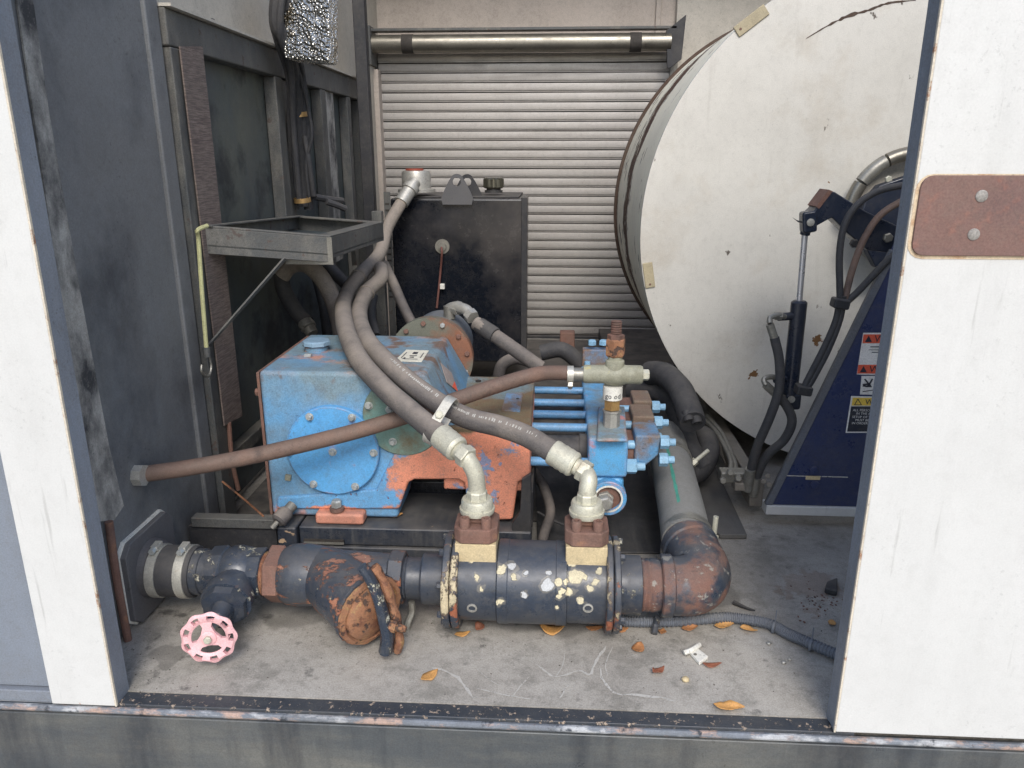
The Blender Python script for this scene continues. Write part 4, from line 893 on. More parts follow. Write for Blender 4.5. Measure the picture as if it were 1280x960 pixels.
def lumpy(prof, n=48, amp=.0012):
    x_, y_, d_ = frame(bd); rr = []
    for t, r in prof: rr.append([b0 + bd * (t + random.uniform(-amp, amp) * .5) + (x_ * math.cos(a) + y_ * math.sin(a)) * (r + random.uniform(-amp, amp)) for a in [2 * math.pi * q / n for q in range(n)]])
    return MB().rings(rr)
lumpy([(BL_ - .018, .056), (BL_ - .015, .0605), (BL_ - .010, .061), (BL_ - .007, .057)]).build('rusty_end_ring', m_strain, ys)
lumpy([(BL_ - .008, .056), (BL_ - .005, .0595), (BL_ + .001, .059), (BL_ + .003, .052), (BL_ - .001, .049)]).build('rusty_end_ring', m_orust, ys)
lumpy([(BL_ - .002, .050), (BL_ + .004, .047), (BL_ + .008, .038), (BL_ + .009, .036), (BL_ + .0125, .022), (BL_ + .013, .004)], amp=.0007).build('branch_cap', m_orust, ys)
yq_ = b1.y - .028
def strap_path(dx, yo): return [at(x + dx, y, Y=yo) for x, y in ((452, 708), (462, 722), (472, 745), (479, 770), (484, 795), (482, 814))]
MB().tube(strap_path(0, yq_ + .004), lambda t: .010 + .004 * t, 10, flat=.8).build('yoke_strap', m_pipechip, ys)
MB().tube(strap_path(15, yq_ + .018), lambda t: .0095 + .0015 * math.sin(t * 23), 10, flat=.8).build('yoke_edge', m_orust, ys)
pgp = at(493, 783, Y=yq_ + .004)
MB().lathe(pgp, (1, -.1, -.22), [(-.012, .010), (.003, .010), (.003, .0068), (.016, .006), (.02, .0045)], 8).build('drain_plug', m_orust, ys, ang=25)
MB().lathe(on(xx(488)), (1, 0, 0), [(0, .043), (.003, .046), (L(488, 506), .046), (L(488, 507), .043)], 8, .39).build('end_hex', m_strain, ys, ang=25)
pd = at(515, 765, Y=.16)
MB().tube([pd + V(0, 0, .02), pd, pd + V(-.006, -.01, -.015), pd + V(-.008, -.012, -.03)], .0058, 8).build('drain_stub', m_galv, ys)

mf = thing('suction_manifold', 'thick navy black manifold pipe with cream paint chips and two ports', 'manifold', on(xx(665)))
MB().lathe(on(xx(505)), (1, 0, 0), [(0, .0345), (.004, .036), (.006, .0345), (.009, .036), (.011, .035), (L(505, 530), .035)], 32).build('threaded_nipple', m_pipe, mf)
MB().lathe(on(xx(529)), (1, 0, 0), [(0, .041), (.003, .0435), (L(529, 560), .0435)], 36).build('socket', m_pipe, mf)
def oct_flange(a, b, r, n=36):
    return MB().lathe(on(xx(a)), (1, 0, 0), [(0, r - .002), (.002, r), (L(a, b) - .002, r), (L(a, b), r - .002)], n)
oct_flange(559, 568, .081).build('end_flange', m_flange, mf); oct_flange(569, 578, .081).build('end_flange', m_flange, mf)
MB().lathe(on(xx(577)), (1, 0, 0), [(0, .066), (L(577, 626), .066)], 48).build('manifold_pipe', m_mani, mf)
MB().lathe(on(xx(623)), (1, 0, 0), [(0, .0665), (.002, .0705), (L(623, 636), .0705), (L(623, 637), .0695), (L(623, 694), .0695), (L(623, 695), .0705), (L(623, 707), .0705), (L(623, 708), .0665)], 48).build('center_sleeve', m_mani, mf)
MB().lathe(on(xx(706)), (1, 0, 0), [(0, .066), (L(706, 757), .066)], 48).build('manifold_pipe', m_mani, mf)
oct_flange(755, 763, .081).build('end_flange', m_flange, mf); oct_flange(764, 772, .081).build('end_flange', m_flange, mf)
for x in (556, 774):
    for k_ in range(8):
        a = R(22.5 + 45 * k_); s_ = -1 if x < 600 else 1
        bolt(mf, on(xx(559 if s_ < 0 else 772)) + V(0, math.cos(a), math.sin(a)) * .071, (s_, 0, 0), .006, .008, m_pipechip)
MB().lathe(on(xx(771)), (1, 0, 0), [(0, .049), (L(771, 799), .049), (L(771, 800), .047)], 36).build('socket', m_pipechip, mf)
for px_ in (590, 735):
    h = pipe_hit(px_, 760, .066); d_ = (h - on(h.x)).normalized()
    MB().lathe(h - d_ * .003, d_, [(0, .0085), (.0045, .0085), (.005, .006), (.002, .0055)], 18).build('drain_plug', m_zinc, mf)
def port(px):
    x = at(px, 690, Y=AX).x; hx = .034
    po = MB(); po.prism([V(x - hx, AX - .036, AZp + .050), V(x - hx * .3, AX - .036, AZp + .047), V(x + hx * .4, AX - .036, AZp + .046), V(x + hx, AX - .036, AZp + .05), V(x + hx, AX - .036, .172), V(x - hx, AX - .036, .172)], (0, .072, 0))
    blk = po.build('port_block', m_tan, mf, bevel=.002)
    z0, z1 = .1725, .212; h2 = .036
    oct_ = [V(x + a, AX + b, z0) for a, b in ((-.024, -.038), (.024, -.038), (h2, -.024), (h2, .024), (.024, .038), (-.024, .038), (-h2, .024), (-h2, -.024))]
    cap_ = MB().prism(oct_, (0, 0, .026)).build('flange_cap', m_rust, mf, bevel=.003)
    MB().prism([p.lerp(V(x, AX + .012, z0), .36) + V(0, .004, .0265) for p in oct_], (0, 0, .013)).build('clamp_half', m_rust, cap_, bevel=.003)
    for sx in (-.0175, .0175):
        for sy in (-.0275, .03):
            p = V(x + sx, AX + sy, z0 + .0262)
            MB().lathe(p, (0, 0, 1), [(0, .0082), (.016, .0082), (.017, .0076), (.017, .0045), (.012, .004)], 18).build('cap_screw', m_rust, cap_)
    return V(x, AX + .004, z1)
PL, PR = port(597), port(732)

# elbow and grey suction hose
el = thing('pipe_elbow', 'rust worn black pipe elbow at the right end of the manifold', 'elbow', on(xx(865)))
MB().lathe(on(xx(799)), (1, 0, 0), [(0, .043), (.004, .045), (.008, .043), (.012, .045), (.016, .043), (.02, .045), (L(799, 826), .043)], 36).build('rusty_thread', m_elbow, el)
MB().lathe(on(xx(824)), (1, 0, 0), [(0, .05), (.002, .0525), (L(824, 838), .0525), (L(824, 840), .049)], 36).build('collar', m_elbow, el)
e0 = on(xx(836)); e3 = at(862, 676, Y=.275); e3.z = .105
ctr = V(e0.x + .035, AX, AZp); pth = []
bez = [e0, V(e3.x + .012, AX - .005, AZp), V(e3.x + .016, AX + .02, .095), e3]
for i in range(15):
    t = i / 14; pth.append(bez[0] * (1 - t) ** 3 + bez[1] * 3 * t * (1 - t) ** 2 + bez[2] * 3 * t * t * (1 - t) + bez[3] * t ** 3)
MB().tube(pth, lambda t: .048 + .004 * math.sin(math.pi * t), 32, sm=False).build('elbow_body', m_elbow, el)
dd = (e3 - bez[2]).normalized()
MB().lathe(e3 - dd * .012, dd, [(0, .049), (.003, .052), (.018, .052), (.02, .046), (.03, .045)], 36).build('hose_bead', m_elbow, el)
sh_ = thing('suction_hose', 'grey suction hose with a green stripe running back from the elbow', 'hose', at(850, 640, Y=.4))
h1 = at(838, 575, Y=.64); h1.z = .1; h1 = at(838, 575, Z=.115)
hp = [e3 + dd * .012, e3.lerp(h1, .33), e3.lerp(h1, .66), h1, h1 + (h1 - e3) * .35]
MB().tube(hp, .0455, 32).build('hose', m_suct, sh_)
hd = (h1 - e3).normalized(); up_ = V(0, 0, 1); sdv = hd.cross(up_).normalized(); un = sdv.cross(hd)
gs = MB(); rg = []
for i in range(24):
    t = .1 + .88 * i / 23; p = e3.lerp(h1, t)
    for_ = []
    wv = .07 * (.7 + .6 * random.random())
    for a in (1.85 - wv, 1.85 + wv): for_.append(p + (sdv * math.cos(a) + un * math.sin(a)) * .0459)
    rg.append(for_)
for a, b in zip(rg, rg[1:]): gs.quad(a[0], a[1], b[1], b[0])
gs.build('green_stripe', m_green, sh_, smooth=False)
clamp_band(sh_, e3 + hd * .03, hd, .0462, .02, m=m_galv, name='hose_clamp'); clamp_band(sh_, h1 - hd * .01, hd, .0462, .02, m=m_galv, name='hose_clamp')
for p, dv, nm in ((e3 + hd * .03 + sdv * .047, V(.05, .1, 1), 0), (h1 - hd * .01 + sdv * .05, V(1, .3, .8), 1)):
    dv.normalize(); tb = MB(); tb.cyl(p - dv * .005, p + dv * .045, .0048, 10); tb.lathe(p - dv * .004, dv, [(0, .009), (.012, .009)], 6); tb.build('clamp_bolt', m_fit, sh_, ang=25)

# ================================================================ TWO HYDRAULIC HOSES
def hyd_end(parent, p, hose_pt, hose_dir):
    """nut, bent elbow and crimped ferrule between port p and the hose start"""
    MB().lathe(p, (0, 0, 1), [(0, .0285), (.004, .0295), (.008, .0295), (.008, .0265), (.02, .0265), (.024, .0245)], 24).build('flange_head', m_fit, parent)
    p1 = p + V(0, 0, .024)
    MB().lathe(p1, (0, 0, 1), [(0, .0175), (.012, .0175), (.014, .016)], 8, .3).build('hex_collar', m_fit, parent, ang=25)
    hd_ = Vector(hose_dir).normalized(); fs = hose_pt - hd_ * .045   # ferrule start
    c1_ = p1 + V(0, 0, .034)
    MB().tube([p1 + V(0, 0, .01), p1 + V(0, 0, .022), c1_.lerp(fs - hd_ * .03, .35), fs - hd_ * .018, fs], .0145, 16).build('elbow', m_fit, parent)
    MB().lathe(fs - hd_ * .026, hd_, [(0, .0175), (.002, .019), (.016, .019), (.018, .017)], 6, .2).build('hex_nut', m_fit, parent, ang=25)
    pr = [(0, .019), (.003, .0215)]
    for i in range(3): pr += [(.006 + i * .011, .0225), (.009 + i * .011, .0215)]
    pr += [(.042, .0225), (.046, .0215), (.047, .019)]
    MB().lathe(fs, hd_, pr, 24).build('ferrule', m_fit, parent)
def hose_print(parent, path, t0, t1, a, r):
    P = smooth_path(path, 14); n = len(P); mb = MB(); i0, i1 = int(n * t0), int(n * t1)
    # arc length resample
    acc = 0.0; nxt = 0.0
    while_pos = P[i0].copy(); segs = []
    for i in range(i0, min(i1, n - 1)):
        d_ = P[i + 1] - P[i]; l_ = d_.length; t = 0
        dn = d_.normalized(); toward = (CAM - P[i]); toward = (toward - dn * toward.dot(dn)).normalized(); s_ = dn.cross(toward)
        while nxt <= l_:
            p = P[i] + dn * nxt
            w_ = random.choice((.0012, .002, .0028, .0022)); hh = random.uniform(.0016, .0034)
            ca = a + random.uniform(-.03, .03)
            if random.random() > .16:
                o_ = p + (toward * math.cos(ca) + s_ * math.sin(ca)) * (r + .0004); tn = (s_ * math.cos(ca) - toward * math.sin(ca))
                mb.quad(o_ - tn * hh, o_ + dn * w_ - tn * hh, o_ + dn * w_ * .9 + tn * hh, o_ + tn * hh)
            nxt += w_ + random.choice((.0009, .0012, .0012, .003))
        nxt -= l_
    mb.build('printed_lettering', m_print, parent, smooth=False)
ha = thing('hydraulic_hose', 'thick grey hydraulic hose ending at the left manifold port', 'hose', PL, 'hydraulic hoses')
ae = at(551, 545, Y=.215); pa = PY((513, 236, 1.52), (500, 256, 1.48), (484, 285, 1.38), (474, 318, 1.22), (448, 346, 1.02), (431, 374, .86), (431, 405, .58), (447, 446, .40)) + PY((478, 483, .315), (513, 514, .265)) + [ae]
MB().tube(pa, .019, 18, k=8).build('hose', m_rubg, ha)
hyd_end(ha, PL, ae - (ae - pa[-2]).normalized() * -.0 + V(0, 0, 0), pa[-2] - ae)
hb = thing('hydraulic_hose', 'thick grey hydraulic hose with white lettering ending at the right manifold port', 'hose', PR, 'hydraulic hoses')
be = at(691, 565, Y=.225); pb = PY((476, 335, 1.1), (476, 348, 1.02), (458, 366, .92), (449, 392, .74), (458, 424, .50), (490, 459, .355), (535, 495, .305), (580, 521, .28), (625, 533, .262), (660, 546, .245)) + [be]
MB().tube(pb, .019, 18, k=8).build('hose', m_rubg, hb)
hyd_end(hb, PR, be, pb[-2] - be)
hose_print(hb, pb, .50, .63, -.55, .019); hose_print(hb, pb, .66, .93, -.42, .019)
# pale band holding both hoses together
bd_ = thing('hose_band', 'pale metal band clamping the two hydraulic hoses together', 'clamp', at(548, 525, Y=.25))
A_, B_ = at(565, 503, Y=.27), at(537, 548, Y=.225)
dv = (A_ - B_).normalized(); ax2 = (at(560, 540, Y=.245) - at(530, 515, Y=.27)).normalized(); ax2 = (ax2 - dv * ax2.dot(dv)).normalized(); nn2 = dv.cross(ax2)
if nn2.dot(CAM - A_) < 0: nn2 = -nn2
mb = MB(); rg = []
mid = (A_ + B_) / 2; half = (A_ - B_).length / 2
loop = []
for i in range(13): a = -math.pi / 2 + math.pi * i / 12; loop.append(mid + dv * (half - .012 + math.cos(a) * .021) + nn2 * math.sin(a) * .0215)
for i in range(13): a = math.pi / 2 + math.pi * i / 12; loop.append(mid - dv * (half - .012) + dv * math.cos(a) * .021 + nn2 * math.sin(a) * .0215)
wb = .0085
outer = [p - ax2 * wb for p in loop]; outer2 = [p + ax2 * wb for p in loop]
inn = [mid + (p - mid) * .94 for p in loop]
mb.rings([outer, outer2, [p + ax2 * wb for p in inn], [p - ax2 * wb for p in inn]], closed=True).build('band', m_clamp, bd_)
bolt(bd_, mid + nn2 * .0215, nn2, .0075, .005, m_fit)
for p_, q_, w2 in (((448, 346, 1.02), (445, 351, 1.0), .0215), ((458, 366, .92), (456, 370, .905), .0215)):
    a, b = at(*p_[:2], Y=p_[2]), at(*q_[:2], Y=q_[2])
    o = clamp_band(bd_, a, b - a, .0195, .006, name='cable_tie', m=m_rubg)
# dusty hose stub from the filter head
MB().lathe(at(513, 236, Y=1.52), at(500, 256, Y=1.48) - at(513, 236, Y=1.52), [(-.03, .02), (-.01, .02), (-.01, .027), (.008, .027), (.01, .023), (.06, .023)], 18).build('tank_fitting', m_zinc, ha)

# ---- dark hoses behind the pump on the left
def hose(pts, r, m, label, name='dark_hose', group=None):
    return tag(MB().tube(PY(*pts), r, 12, k=7).build(name, m), label, 'hose', group)
hose(((352, 345, .9), (362, 333, .9), (380, 330, .88), (400, 345, .86), (416, 375, .85), (426, 410, .84), (432, 440, .84)), .021, m_rubg, 'dusty brown grey hose arching over just behind the tray')
hose(((350, 340, .95), (356, 365, .95), (372, 392, .92), (384, 404, .9)), .020, m_rub, 'black hose drooping to a fitting behind the gearbox corner')
tag(MB().lathe(at(381, 402, Y=.9), at(392, 420, Y=.88) - at(381, 402, Y=.9), [(0, .019), (.01, .021), (.02, .021), (.022, .016), (.04, .016)], 12).build('hose_fitting', m_galv, None), 'grey hose fitting standing at the left rear of the gearbox', 'fitting')
hose(((408, 330, 1.2), (425, 348, 1.2), (440, 362, 1.2)), .018, m_rub, 'short dark hose crossing under the tray corner')
hose(((480, 330, 1.35), (492, 355, 1.3), (505, 385, 1.25), (518, 410, 1.2)), .0155, m_rubg, 'thin grey hose slanting down in front of the tank')
hose(((467, 370, 1.15), (464, 395, 1.1), (470, 420, 1.05)), .013, m_rub, 'thin dark hose behind the two hydraulic hoses')
hose(((395, 345, 1.25), (405, 385, 1.2), (410, 430, 1.2)), .015, m_rub, 'upright black hose in the dark behind the gearbox')
hose(((372, 340, 1.3), (380, 370, 1.3), (392, 425, 1.3)), .012, m_rub, 'second upright black hose nearer the left wall')
tag(MB().bb(at(470, 380, Y=1.35).x, at(482, 380, Y=1.35).x, 1.35, 1.38, .1, .62).build('upright_bar', m_cab, bevel=.002), 'grey upright bar behind the hydraulic hoses beside the tank', 'bar')
# ---- dark hoses behind the fluid end
hose(((812, 466, .9), (830, 468, .85), (848, 484, .78), (858, 505, .72), (866, 528, .66)), .030, m_rub, 'black sleeved hose pair curving down right of the pump')
for i, (x, y) in enumerate(((861, 524), (871, 527))):
    p = at(x, y, Y=.655); tag(MB().lathe(p, (.2, -.6, -.75), [(-.02, .012), (.004, .012), (.004, .008), (-.006, .0075)], 16).build('pipe_end', m_rub), ('left' if i == 0 else 'right') + ' open pipe end poking from the black sleeve', 'pipe')
hose(((790, 490, .95), (815, 488, .9), (838, 500, .85), (852, 530, .8), (862, 560, .75), (880, 585, .72)), .026, m_rub, 'thick black hose looping behind the blue nuts')
hose(((830, 540, .9), (855, 556, .85), (878, 545, .8), (886, 565, .75), (872, 590, .72), (850, 588, .74)), .026, m_rub, 'black hose coil on the floor behind the suction hose')
hose(((676, 441, 1.0), (700, 437, 1.0), (716, 446, 1.0), (730, 462, 1.0)), .022, m_rub, 'black hose hump beyond the tie rods below the shutter')
hose(((700, 440, 1.1), (720, 452, 1.05), (738, 470, 1.0)), .014, m_rubg, 'thin grey hose beside the black hump beyond the rods')
hose(((622, 475, .95), (628, 456, .95), (645, 448, .95), (662, 452, .95)), .016, m_rubg, 'grey hose loop in the dark behind the crosshead frame')
hose(((676, 690, .42), (680, 668, .44), (688, 640, .5), (680, 610, .55), (668, 590, .6)), .011, m_rubg, 'thin grey hose on the floor right of the skid')
hose(((672, 640, .5), (690, 650, .48), (715, 660, .46)), .003, m_rub, 'thin black wire crossing behind the right port', 'wire')
tag(MB().box(at(709, 424, Y=1.3), (.045, .04, .05)).build('junction_box', m_rust, bevel=.003), 'small dark rusty box at the lower right corner of the tank', 'box')

# ================================================================ HOSE REEL
RC = V(.803, .90, .612); RR = .598
reel = thing('hose_reel', 'big white round hose reel filling the right of the compartment', 'reel', (RC.x, RC.y + .4, 0))
MB().lathe(RC, (0, 1, 0), [(0, RR), (.004, RR + .001), (.007, RR), (.008, RR - .01)], 160, cap1=True).build('front_disc', m_reel, reel)
MB().lathe(RC + V(0, .012, 0), (0, 1, 0), [(0, RR - .002), (.48, RR - .004), (.5, RR - .004), (.76, RR - .002)], 128, cap0=False, cap1=True).build('drum_shell', m_shell, reel)
MB().lathe(RC + V(0, .77, 0), (0, 1, 0), [(0, RR - .004), (.002, RR + .008), (.018, RR + .008), (.02, RR - .006)], 128).build('back_rim', m_rim, reel)
def tab(px, py, w_, h_, ang_):
    c = at(px, py, Y=RC.y - .001); rot = Matrix.Rotation(R(ang_), 3, 'Y')
    t = MB().box(c, (w_, .006, h_), rot).build('slot_tab', mat('cream_tab', C(176, 164, 134), .6, var=(20, .3)), reel, bevel=.002)
    bolt(t, c + rot @ V(-w_ * .36, -.003, 0), (0, -1, 0), .003, .001, m_rust)
tab(939, 26, .078, .026, -37); tab(811, 344, .062, .024, -100)
# curved scrape near the top of the disc
sc = smooth_path([at(x, y, Y=RC.y - .0006) for x, y in ((1008, 48), (1035, 32), (1060, 20), (1085, 13), (1110, 4), (1145, 0))], 6); mb = MB()
for i in range(len(sc) - 1):
    w0, w1 = [.0006 + .0042 * random.random() * math.sin(math.pi * min(.95, (j + 1) / len(sc))) for j in (i, i + 1)]
    if i: w0 = wp_
    wp_ = w1; mb.quad(sc[i] + V(0, 0, w0), sc[i + 1] + V(0, 0, w1), sc[i + 1] - V(0, 0, w1), sc[i] - V(0, 0, w0))
mb.build('scrape', m_rim, reel, smooth=False)
# hub ring
hc = V(at(1136, 268, Y=.86).x, .86, at(1136, 268, Y=.86).z); hr = .135
for i, (a0, a1) in enumerate(((178, 150), (148, 120), (118, 70), (68, 20))):
    MB().tube([hc + V(math.cos(R(a)), 0, math.sin(R(a))) * hr for a in [a0 + (a1 - a0) * j / 8 for j in range(9)]], .0155, 12, sm=False).build('hub_ring_segment', m_galv if i % 2 else m_steel, reel)
MB().lathe(RC - V(0, .012, 0) + (hc - RC) * V(1, 0, 1) if False else V(hc.x, RC.y - .002, hc.z), (0, -1, 0), [(0, .125), (.006, .122)], 48).build('hub_plate', m_cream2, reel)
MB().prism(PY((1070, 285, .82), (1082, 252, .82), (1100, 232, .82), (1150, 215, .82), (1190, 330, .82), (1095, 335, .82)), (0, .03, 0)).build('hub_bracket', m_cyl, reel, bevel=.003)
bolt(reel, at(1110, 224, Y=.843), (0, -1, 0), .008, .006, m_fit)

# ================================================================ REEL STAND
YS = .575
sd = thing('reel_stand', 'dark navy slanted reel stand with warning stickers right of the floor', 'stand', at(1000, 650, Y=YS))
zbS = .028
P = PY((958, 634, YS), (1115, 312, YS), (1134, 270, YS), (1240, 270, YS), (1240, 646, YS))
for p in (P[0], P[4]): p.z = zbS + .022
MB().prism(P, (0, .006, 0)).build('face_plate', m_navy, sd, bevel=.001)
lowL = P[0]; topL = P[1]
MB().prism([lowL + V(-.004, -.003, 0), topL + V(-.004, -.003, 0), topL + V(.012, -.003, 0), lowL + V(.012, -.003, 0)], (0, .009, 0)).build('edge_flange', mat('dusty_flange_grey', C(96, 100, 108), .6, var=(14, .4), grime=.4), sd, bevel=.0015)
MB().prism([lowL + V(-.002, .006, 0), topL + V(-.002, .006, 0), topL + V(-.002, .010, 0), lowL + V(-.002, .014, 0)], (.006, 0, 0)).build('side_plate', m_cab, sd)
MB().bb(lowL.x - .002, 1.4, YS - .006, YS + .03, zbS, zbS + .0215).build('base_rail', m_white, sd, bevel=.002)
m_beam = mat('scuffed_grey_beam', C(128, 122, 112), .6, var=(8, .4), layers=[dict(col=C(70, 66, 62), scale=9, lo=.5, hi=.7, amt=.7)])
MB().bb(lowL.x - .03, lowL.x + .0, YS + .03, 1.35, zbS, zbS + .06).build('side_beam', m_beam, sd, bevel=.004)
a, b = at(876, 530, Y=.92), at(925, 606, Y=.72)
MB().prism(PY((858, 495, 1.1), (880, 505, 1.1), (938, 586, .78), (920, 604, .78)), (0, .03, 0)).build('slanting_beam', m_beam, sd, bevel=.003)
for x, y in ((1017, 588), (1018, 606)):
    p = at(x, y, Y=YS); MB().lathe(p, (0, -1, 0), [(0, .010), (.003, .0095), (.004, .004)], 16).build('rivet', m_navy, sd)
p = at(1016, 597, Y=YS); MB().box(p + V(0, -.001, 0), (.03, .002, .0085)).build('tan_tag', m_tan, sd)
MB().prism([at(x, y, Y=YS - .0008) for x, y in ((975, 594), (1060, 596), (1060, 597.2), (975, 595.0))], (0, .0008, 0)).build('scratch', m_crack, sd)
for x, y in ((955, 601), (960, 594), (962, 605)): bolt(sd, at(x, y, Y=YS - .004), (-.5, -1, 0), .006, .006, m_beam)
# stickers
ys_ = YS - .0006
def flatp(pts, m, name, parent, y=ys_):
    return MB().prism([at(x, yy, Y=y) for x, yy in pts], (0, .0004, 0)).build(name, m, parent, smooth=False)
s1 = flatp(((1079, 416), (1118, 416), (1112, 469), (1071, 468)), m_swht, 'warning_sticker', sd); tag(s1, 'white and red warning sticker')
for k_, (ya, yb, xa, xb) in enumerate(((418, 429, 1079.5, 1116), (456, 467, 1073, 1112))):
    f_ = flatp(((xa, ya), (xb, ya), (xb - 1.5, yb), (xa - 1.5, yb)), m_sred, 'red_band', s1, ys_ - .0004)
    xo = xa + 1.5
    flatp(((xo + 5, ya + 1.5), (xo + 9, yb - 1.5), (xo + .3, yb - 1.5)), m_sblk, 'hazard_triangle', f_ if False else s1, ys_ - .0008)
    p = at(xo + 11.5, yb - 1.6, Y=ys_ - .0010); tm = text_mb(MB(), 'WARNING', p, V(1, 0, 0), V(0, 0, 1), .0205); tm.build('lettering', m_sblk, s1, smooth=False)
for (xa, ya, xb, yb) in ((1088, 433, 1110, 434.2), (1086, 437, 1110, 437.6), (1090, 440, 1110, 440.8)): flatp(((xa, ya), (xb, ya), (xb, yb), (xa, yb)), m_sblk, 'fine_print', s1, ys_ - .0008)
s2 = flatp(((1077, 470), (1112, 470), (1108, 494), (1075, 493)), m_swht, 'picture_sticker', sd)
fig = MB()
for pts in (((1080, 474), (1082, 473.5), (1088, 481), (1086, 482)), ((1090, 473), (1091.5, 474), (1087, 482), (1085, 481)), ((1078, 480), (1086, 479), (1086, 481), (1079, 482)), ((1085, 480), (1088, 480), (1090, 484), (1083, 484)), ((1083, 484), (1078, 483), (1079, 481.5), (1085, 482)), ((1078, 489), (1092, 487), (1092, 488), (1079, 490))):
    fig.prism([at(x, y, Y=ys_ - .0008) for x, y in pts], (0, .0003, 0))
fig.build('pictogram', m_sblk, s2, smooth=False)
s3 = flatp(((1064, 495), (1108, 496), (1100, 541), (1057, 541)), m_swht, 'safety_sticker', sd); tag(s3, 'yellow and black safety sticker')
flatp(((1066, 497), (1108, 497.5), (1106, 507), (1064.5, 507)), m_syel, 'yellow_band', s3, ys_ - .0004)
flatp(((1064, 508), (1106, 508), (1100, 539.5), (1059, 539.5)), m_sblk, 'black_field', s3, ys_ - .0004)
flatp(((1072.5, 498), (1077.5, 506.3), (1067.5, 506.3)), m_sblk, 'hazard_triangle', s3, ys_ - .0008); flatp(((1072.5, 500), (1075.9, 505.6), (1069.1, 505.6)), m_syel, 'triangle_inset', s3, ys_ - .0012)
text_mb(MB(), 'WARNING', at(1081, 505.5, Y=ys_ - .001), V(1, 0, 0), V(0, 0, 1), .0165).build('lettering', m_sblk, s3, smooth=False)
tm = MB()
for s, x, y in (('ALL PERSONNEL', 1066, 514), ('IN THE AREA', 1070, 518.2), ('SETUP OF THE', 1065, 522.4), ('MUST BE', 1069, 526.4), ('IN ORDER', 1064.5, 530.2)):
    text_mb(tm, s, at(x, y, Y=ys_ - .001), V(1, 0, 0), V(0, 0, 1), .0072)
tm.build('lettering', m_swht, s3, smooth=False)
# top arm with clevis
YA = .62
arm = thing('pivot_arm', 'dark navy bent pivot arm holding the top of the hydraulic cylinder', 'arm', at(1060, 290, Y=YA))
MB().prism(PY((1019, 262, YA), (1036, 238, YA), (1044, 240, YA), (1082, 264, YA), (1130, 286, YA), (1130, 318, YA), (1085, 313, YA), (1060, 292, YA), (1040, 272, YA), (1022, 282, YA), (1012, 283, YA), (1008, 272, YA)), (0, .05, 0)).build('arm_plate', m_cyl, arm, bevel=.003)
MB().prism(PY((1020, 258, YA - .002), (1036, 237, YA - .002), (1041, 239, YA - .002), (1024, 261, YA - .002)), (0, .054, 0)).build('worn_edge', m_rust, arm)
bolt(arm, at(1067, 304, Y=YA), (0, -1, 0), .009, .01, m_blackmatt)
bolt(arm, at(1109, 297, Y=YA), (0, -1, 0), .01, .008, m_galv)
# hydraulic cylinder
cy = thing('hydraulic_cylinder', 'slim dark hydraulic cylinder with chrome rod in front of the white reel', 'cylinder', at(990, 502, Y=YA))
ct, cr, cm, cbm = at(1010, 277, Y=YA - .01), at(1006, 293, Y=YA - .005), at(999, 378, Y=YA), at(987, 492, Y=YA)
ck = MB(); ck.box(ct, (.028, .03, .042), Matrix.Rotation(R(-8), 3, 'Y')); ck.build('clevis', m_cyl, cy, bevel=.005)
MB().lathe(at(1013, 278, Y=YA - .026), (0, -1, 0), [(0, .0075), (.003, .0075), (.004, .005)], 16).build('pin', m_zinc, cy)
MB().cyl(ct, cr, .010, 16).build('rod_end', m_cyl, cy)
MB().cyl(cr, cm, .0062, 16).build('chrome_rod', mat('chrome', C(214, 214, 216), .3, .7, var=(10, .1), grime=.05, bump=None), cy)
MB().lathe(cm, cbm - cm, [(-.004, .012), (0, .0165), ((cbm - cm).length, .0165)], 28).build('barrel', m_cyl, cy)
MB().box(at(989, 500, Y=YA), (.034, .034, .036)).build('base_clevis', m_cyl, cy, bevel=.006); MB().lathe(at(989, 499, Y=YA - .018), (0, -1, 0), [(0, .0075), (.003, .0075)], 16).build('pin', m_zinc, cy)
for (x, y) in ((990, 395), (985, 473)):
    p = at(x, y, Y=YA - .004); MB().cyl(p, p + V(-.03, -.006, -.001), .0085, 14).build('port', m_cyl, cy)
tag(MB().prism(PY((991, 272, .6), (996, 275, .6), (1003, 277, .6), (1004, 279, .6), (998, 278, .6)), (0, .003, 0)).build('cotter_pin', m_blackmatt), 'small split pin sticking out left of the upper clevis', 'pin')
# small hoses along the stand
h_ = thing('cylinder_hose', 'black hose from the upper port of the cylinder down to the valve', 'hose', at(970, 500, Y=.58))
MB().tube(PY((981, 396, .6), (972, 394, .59), (963, 397, .585), (962, 404, .58)), .0058, 10).build('bent_tube', m_galv, h_)
MB().lathe(at(977, 395, Y=.595), (-1, 0, 0), [(0, .0088), (.014, .0088)], 6).build('hex_nut', m_galv, h_, ang=25)
MB().cyl(at(962, 405, Y=.58), at(968, 423, Y=.58), .0085, 14).build('ferrule', m_galv, h_)
MB().tube(PY((968, 422, .58), (974, 450, .575), (974, 485, .57), (963, 520, .57), (946, 560, .58), (936, 600, .60)), .0098, 14).build('hose', m_rub, h_)
MB().cyl(at(938, 586, Y=.59), at(934, 612, Y=.605), .0115, 14).build('ferrule', m_galv, h_)
h_ = thing('cylinder_hose', 'black hose from the lower port of the cylinder curling under the stand edge', 'hose', at(975, 560, Y=.58))
MB().tube(PY((978, 474, .6), (964, 471, .59), (955, 474, .585), (957, 481, .58)), .0058, 10).build('bent_tube', m_galv, h_)
MB().cyl(at(957, 481, Y=.58), at(971, 494, Y=.585), .0085, 14).build('ferrule', m_galv, h_)
MB().tube(PY((970, 493, .585), (983, 507, .585), (990, 527, .58), (980, 550, .585), (960, 568, .59), (948, 590, .6), (942, 612, .61)), .0098, 14).build('hose', m_rub, h_)
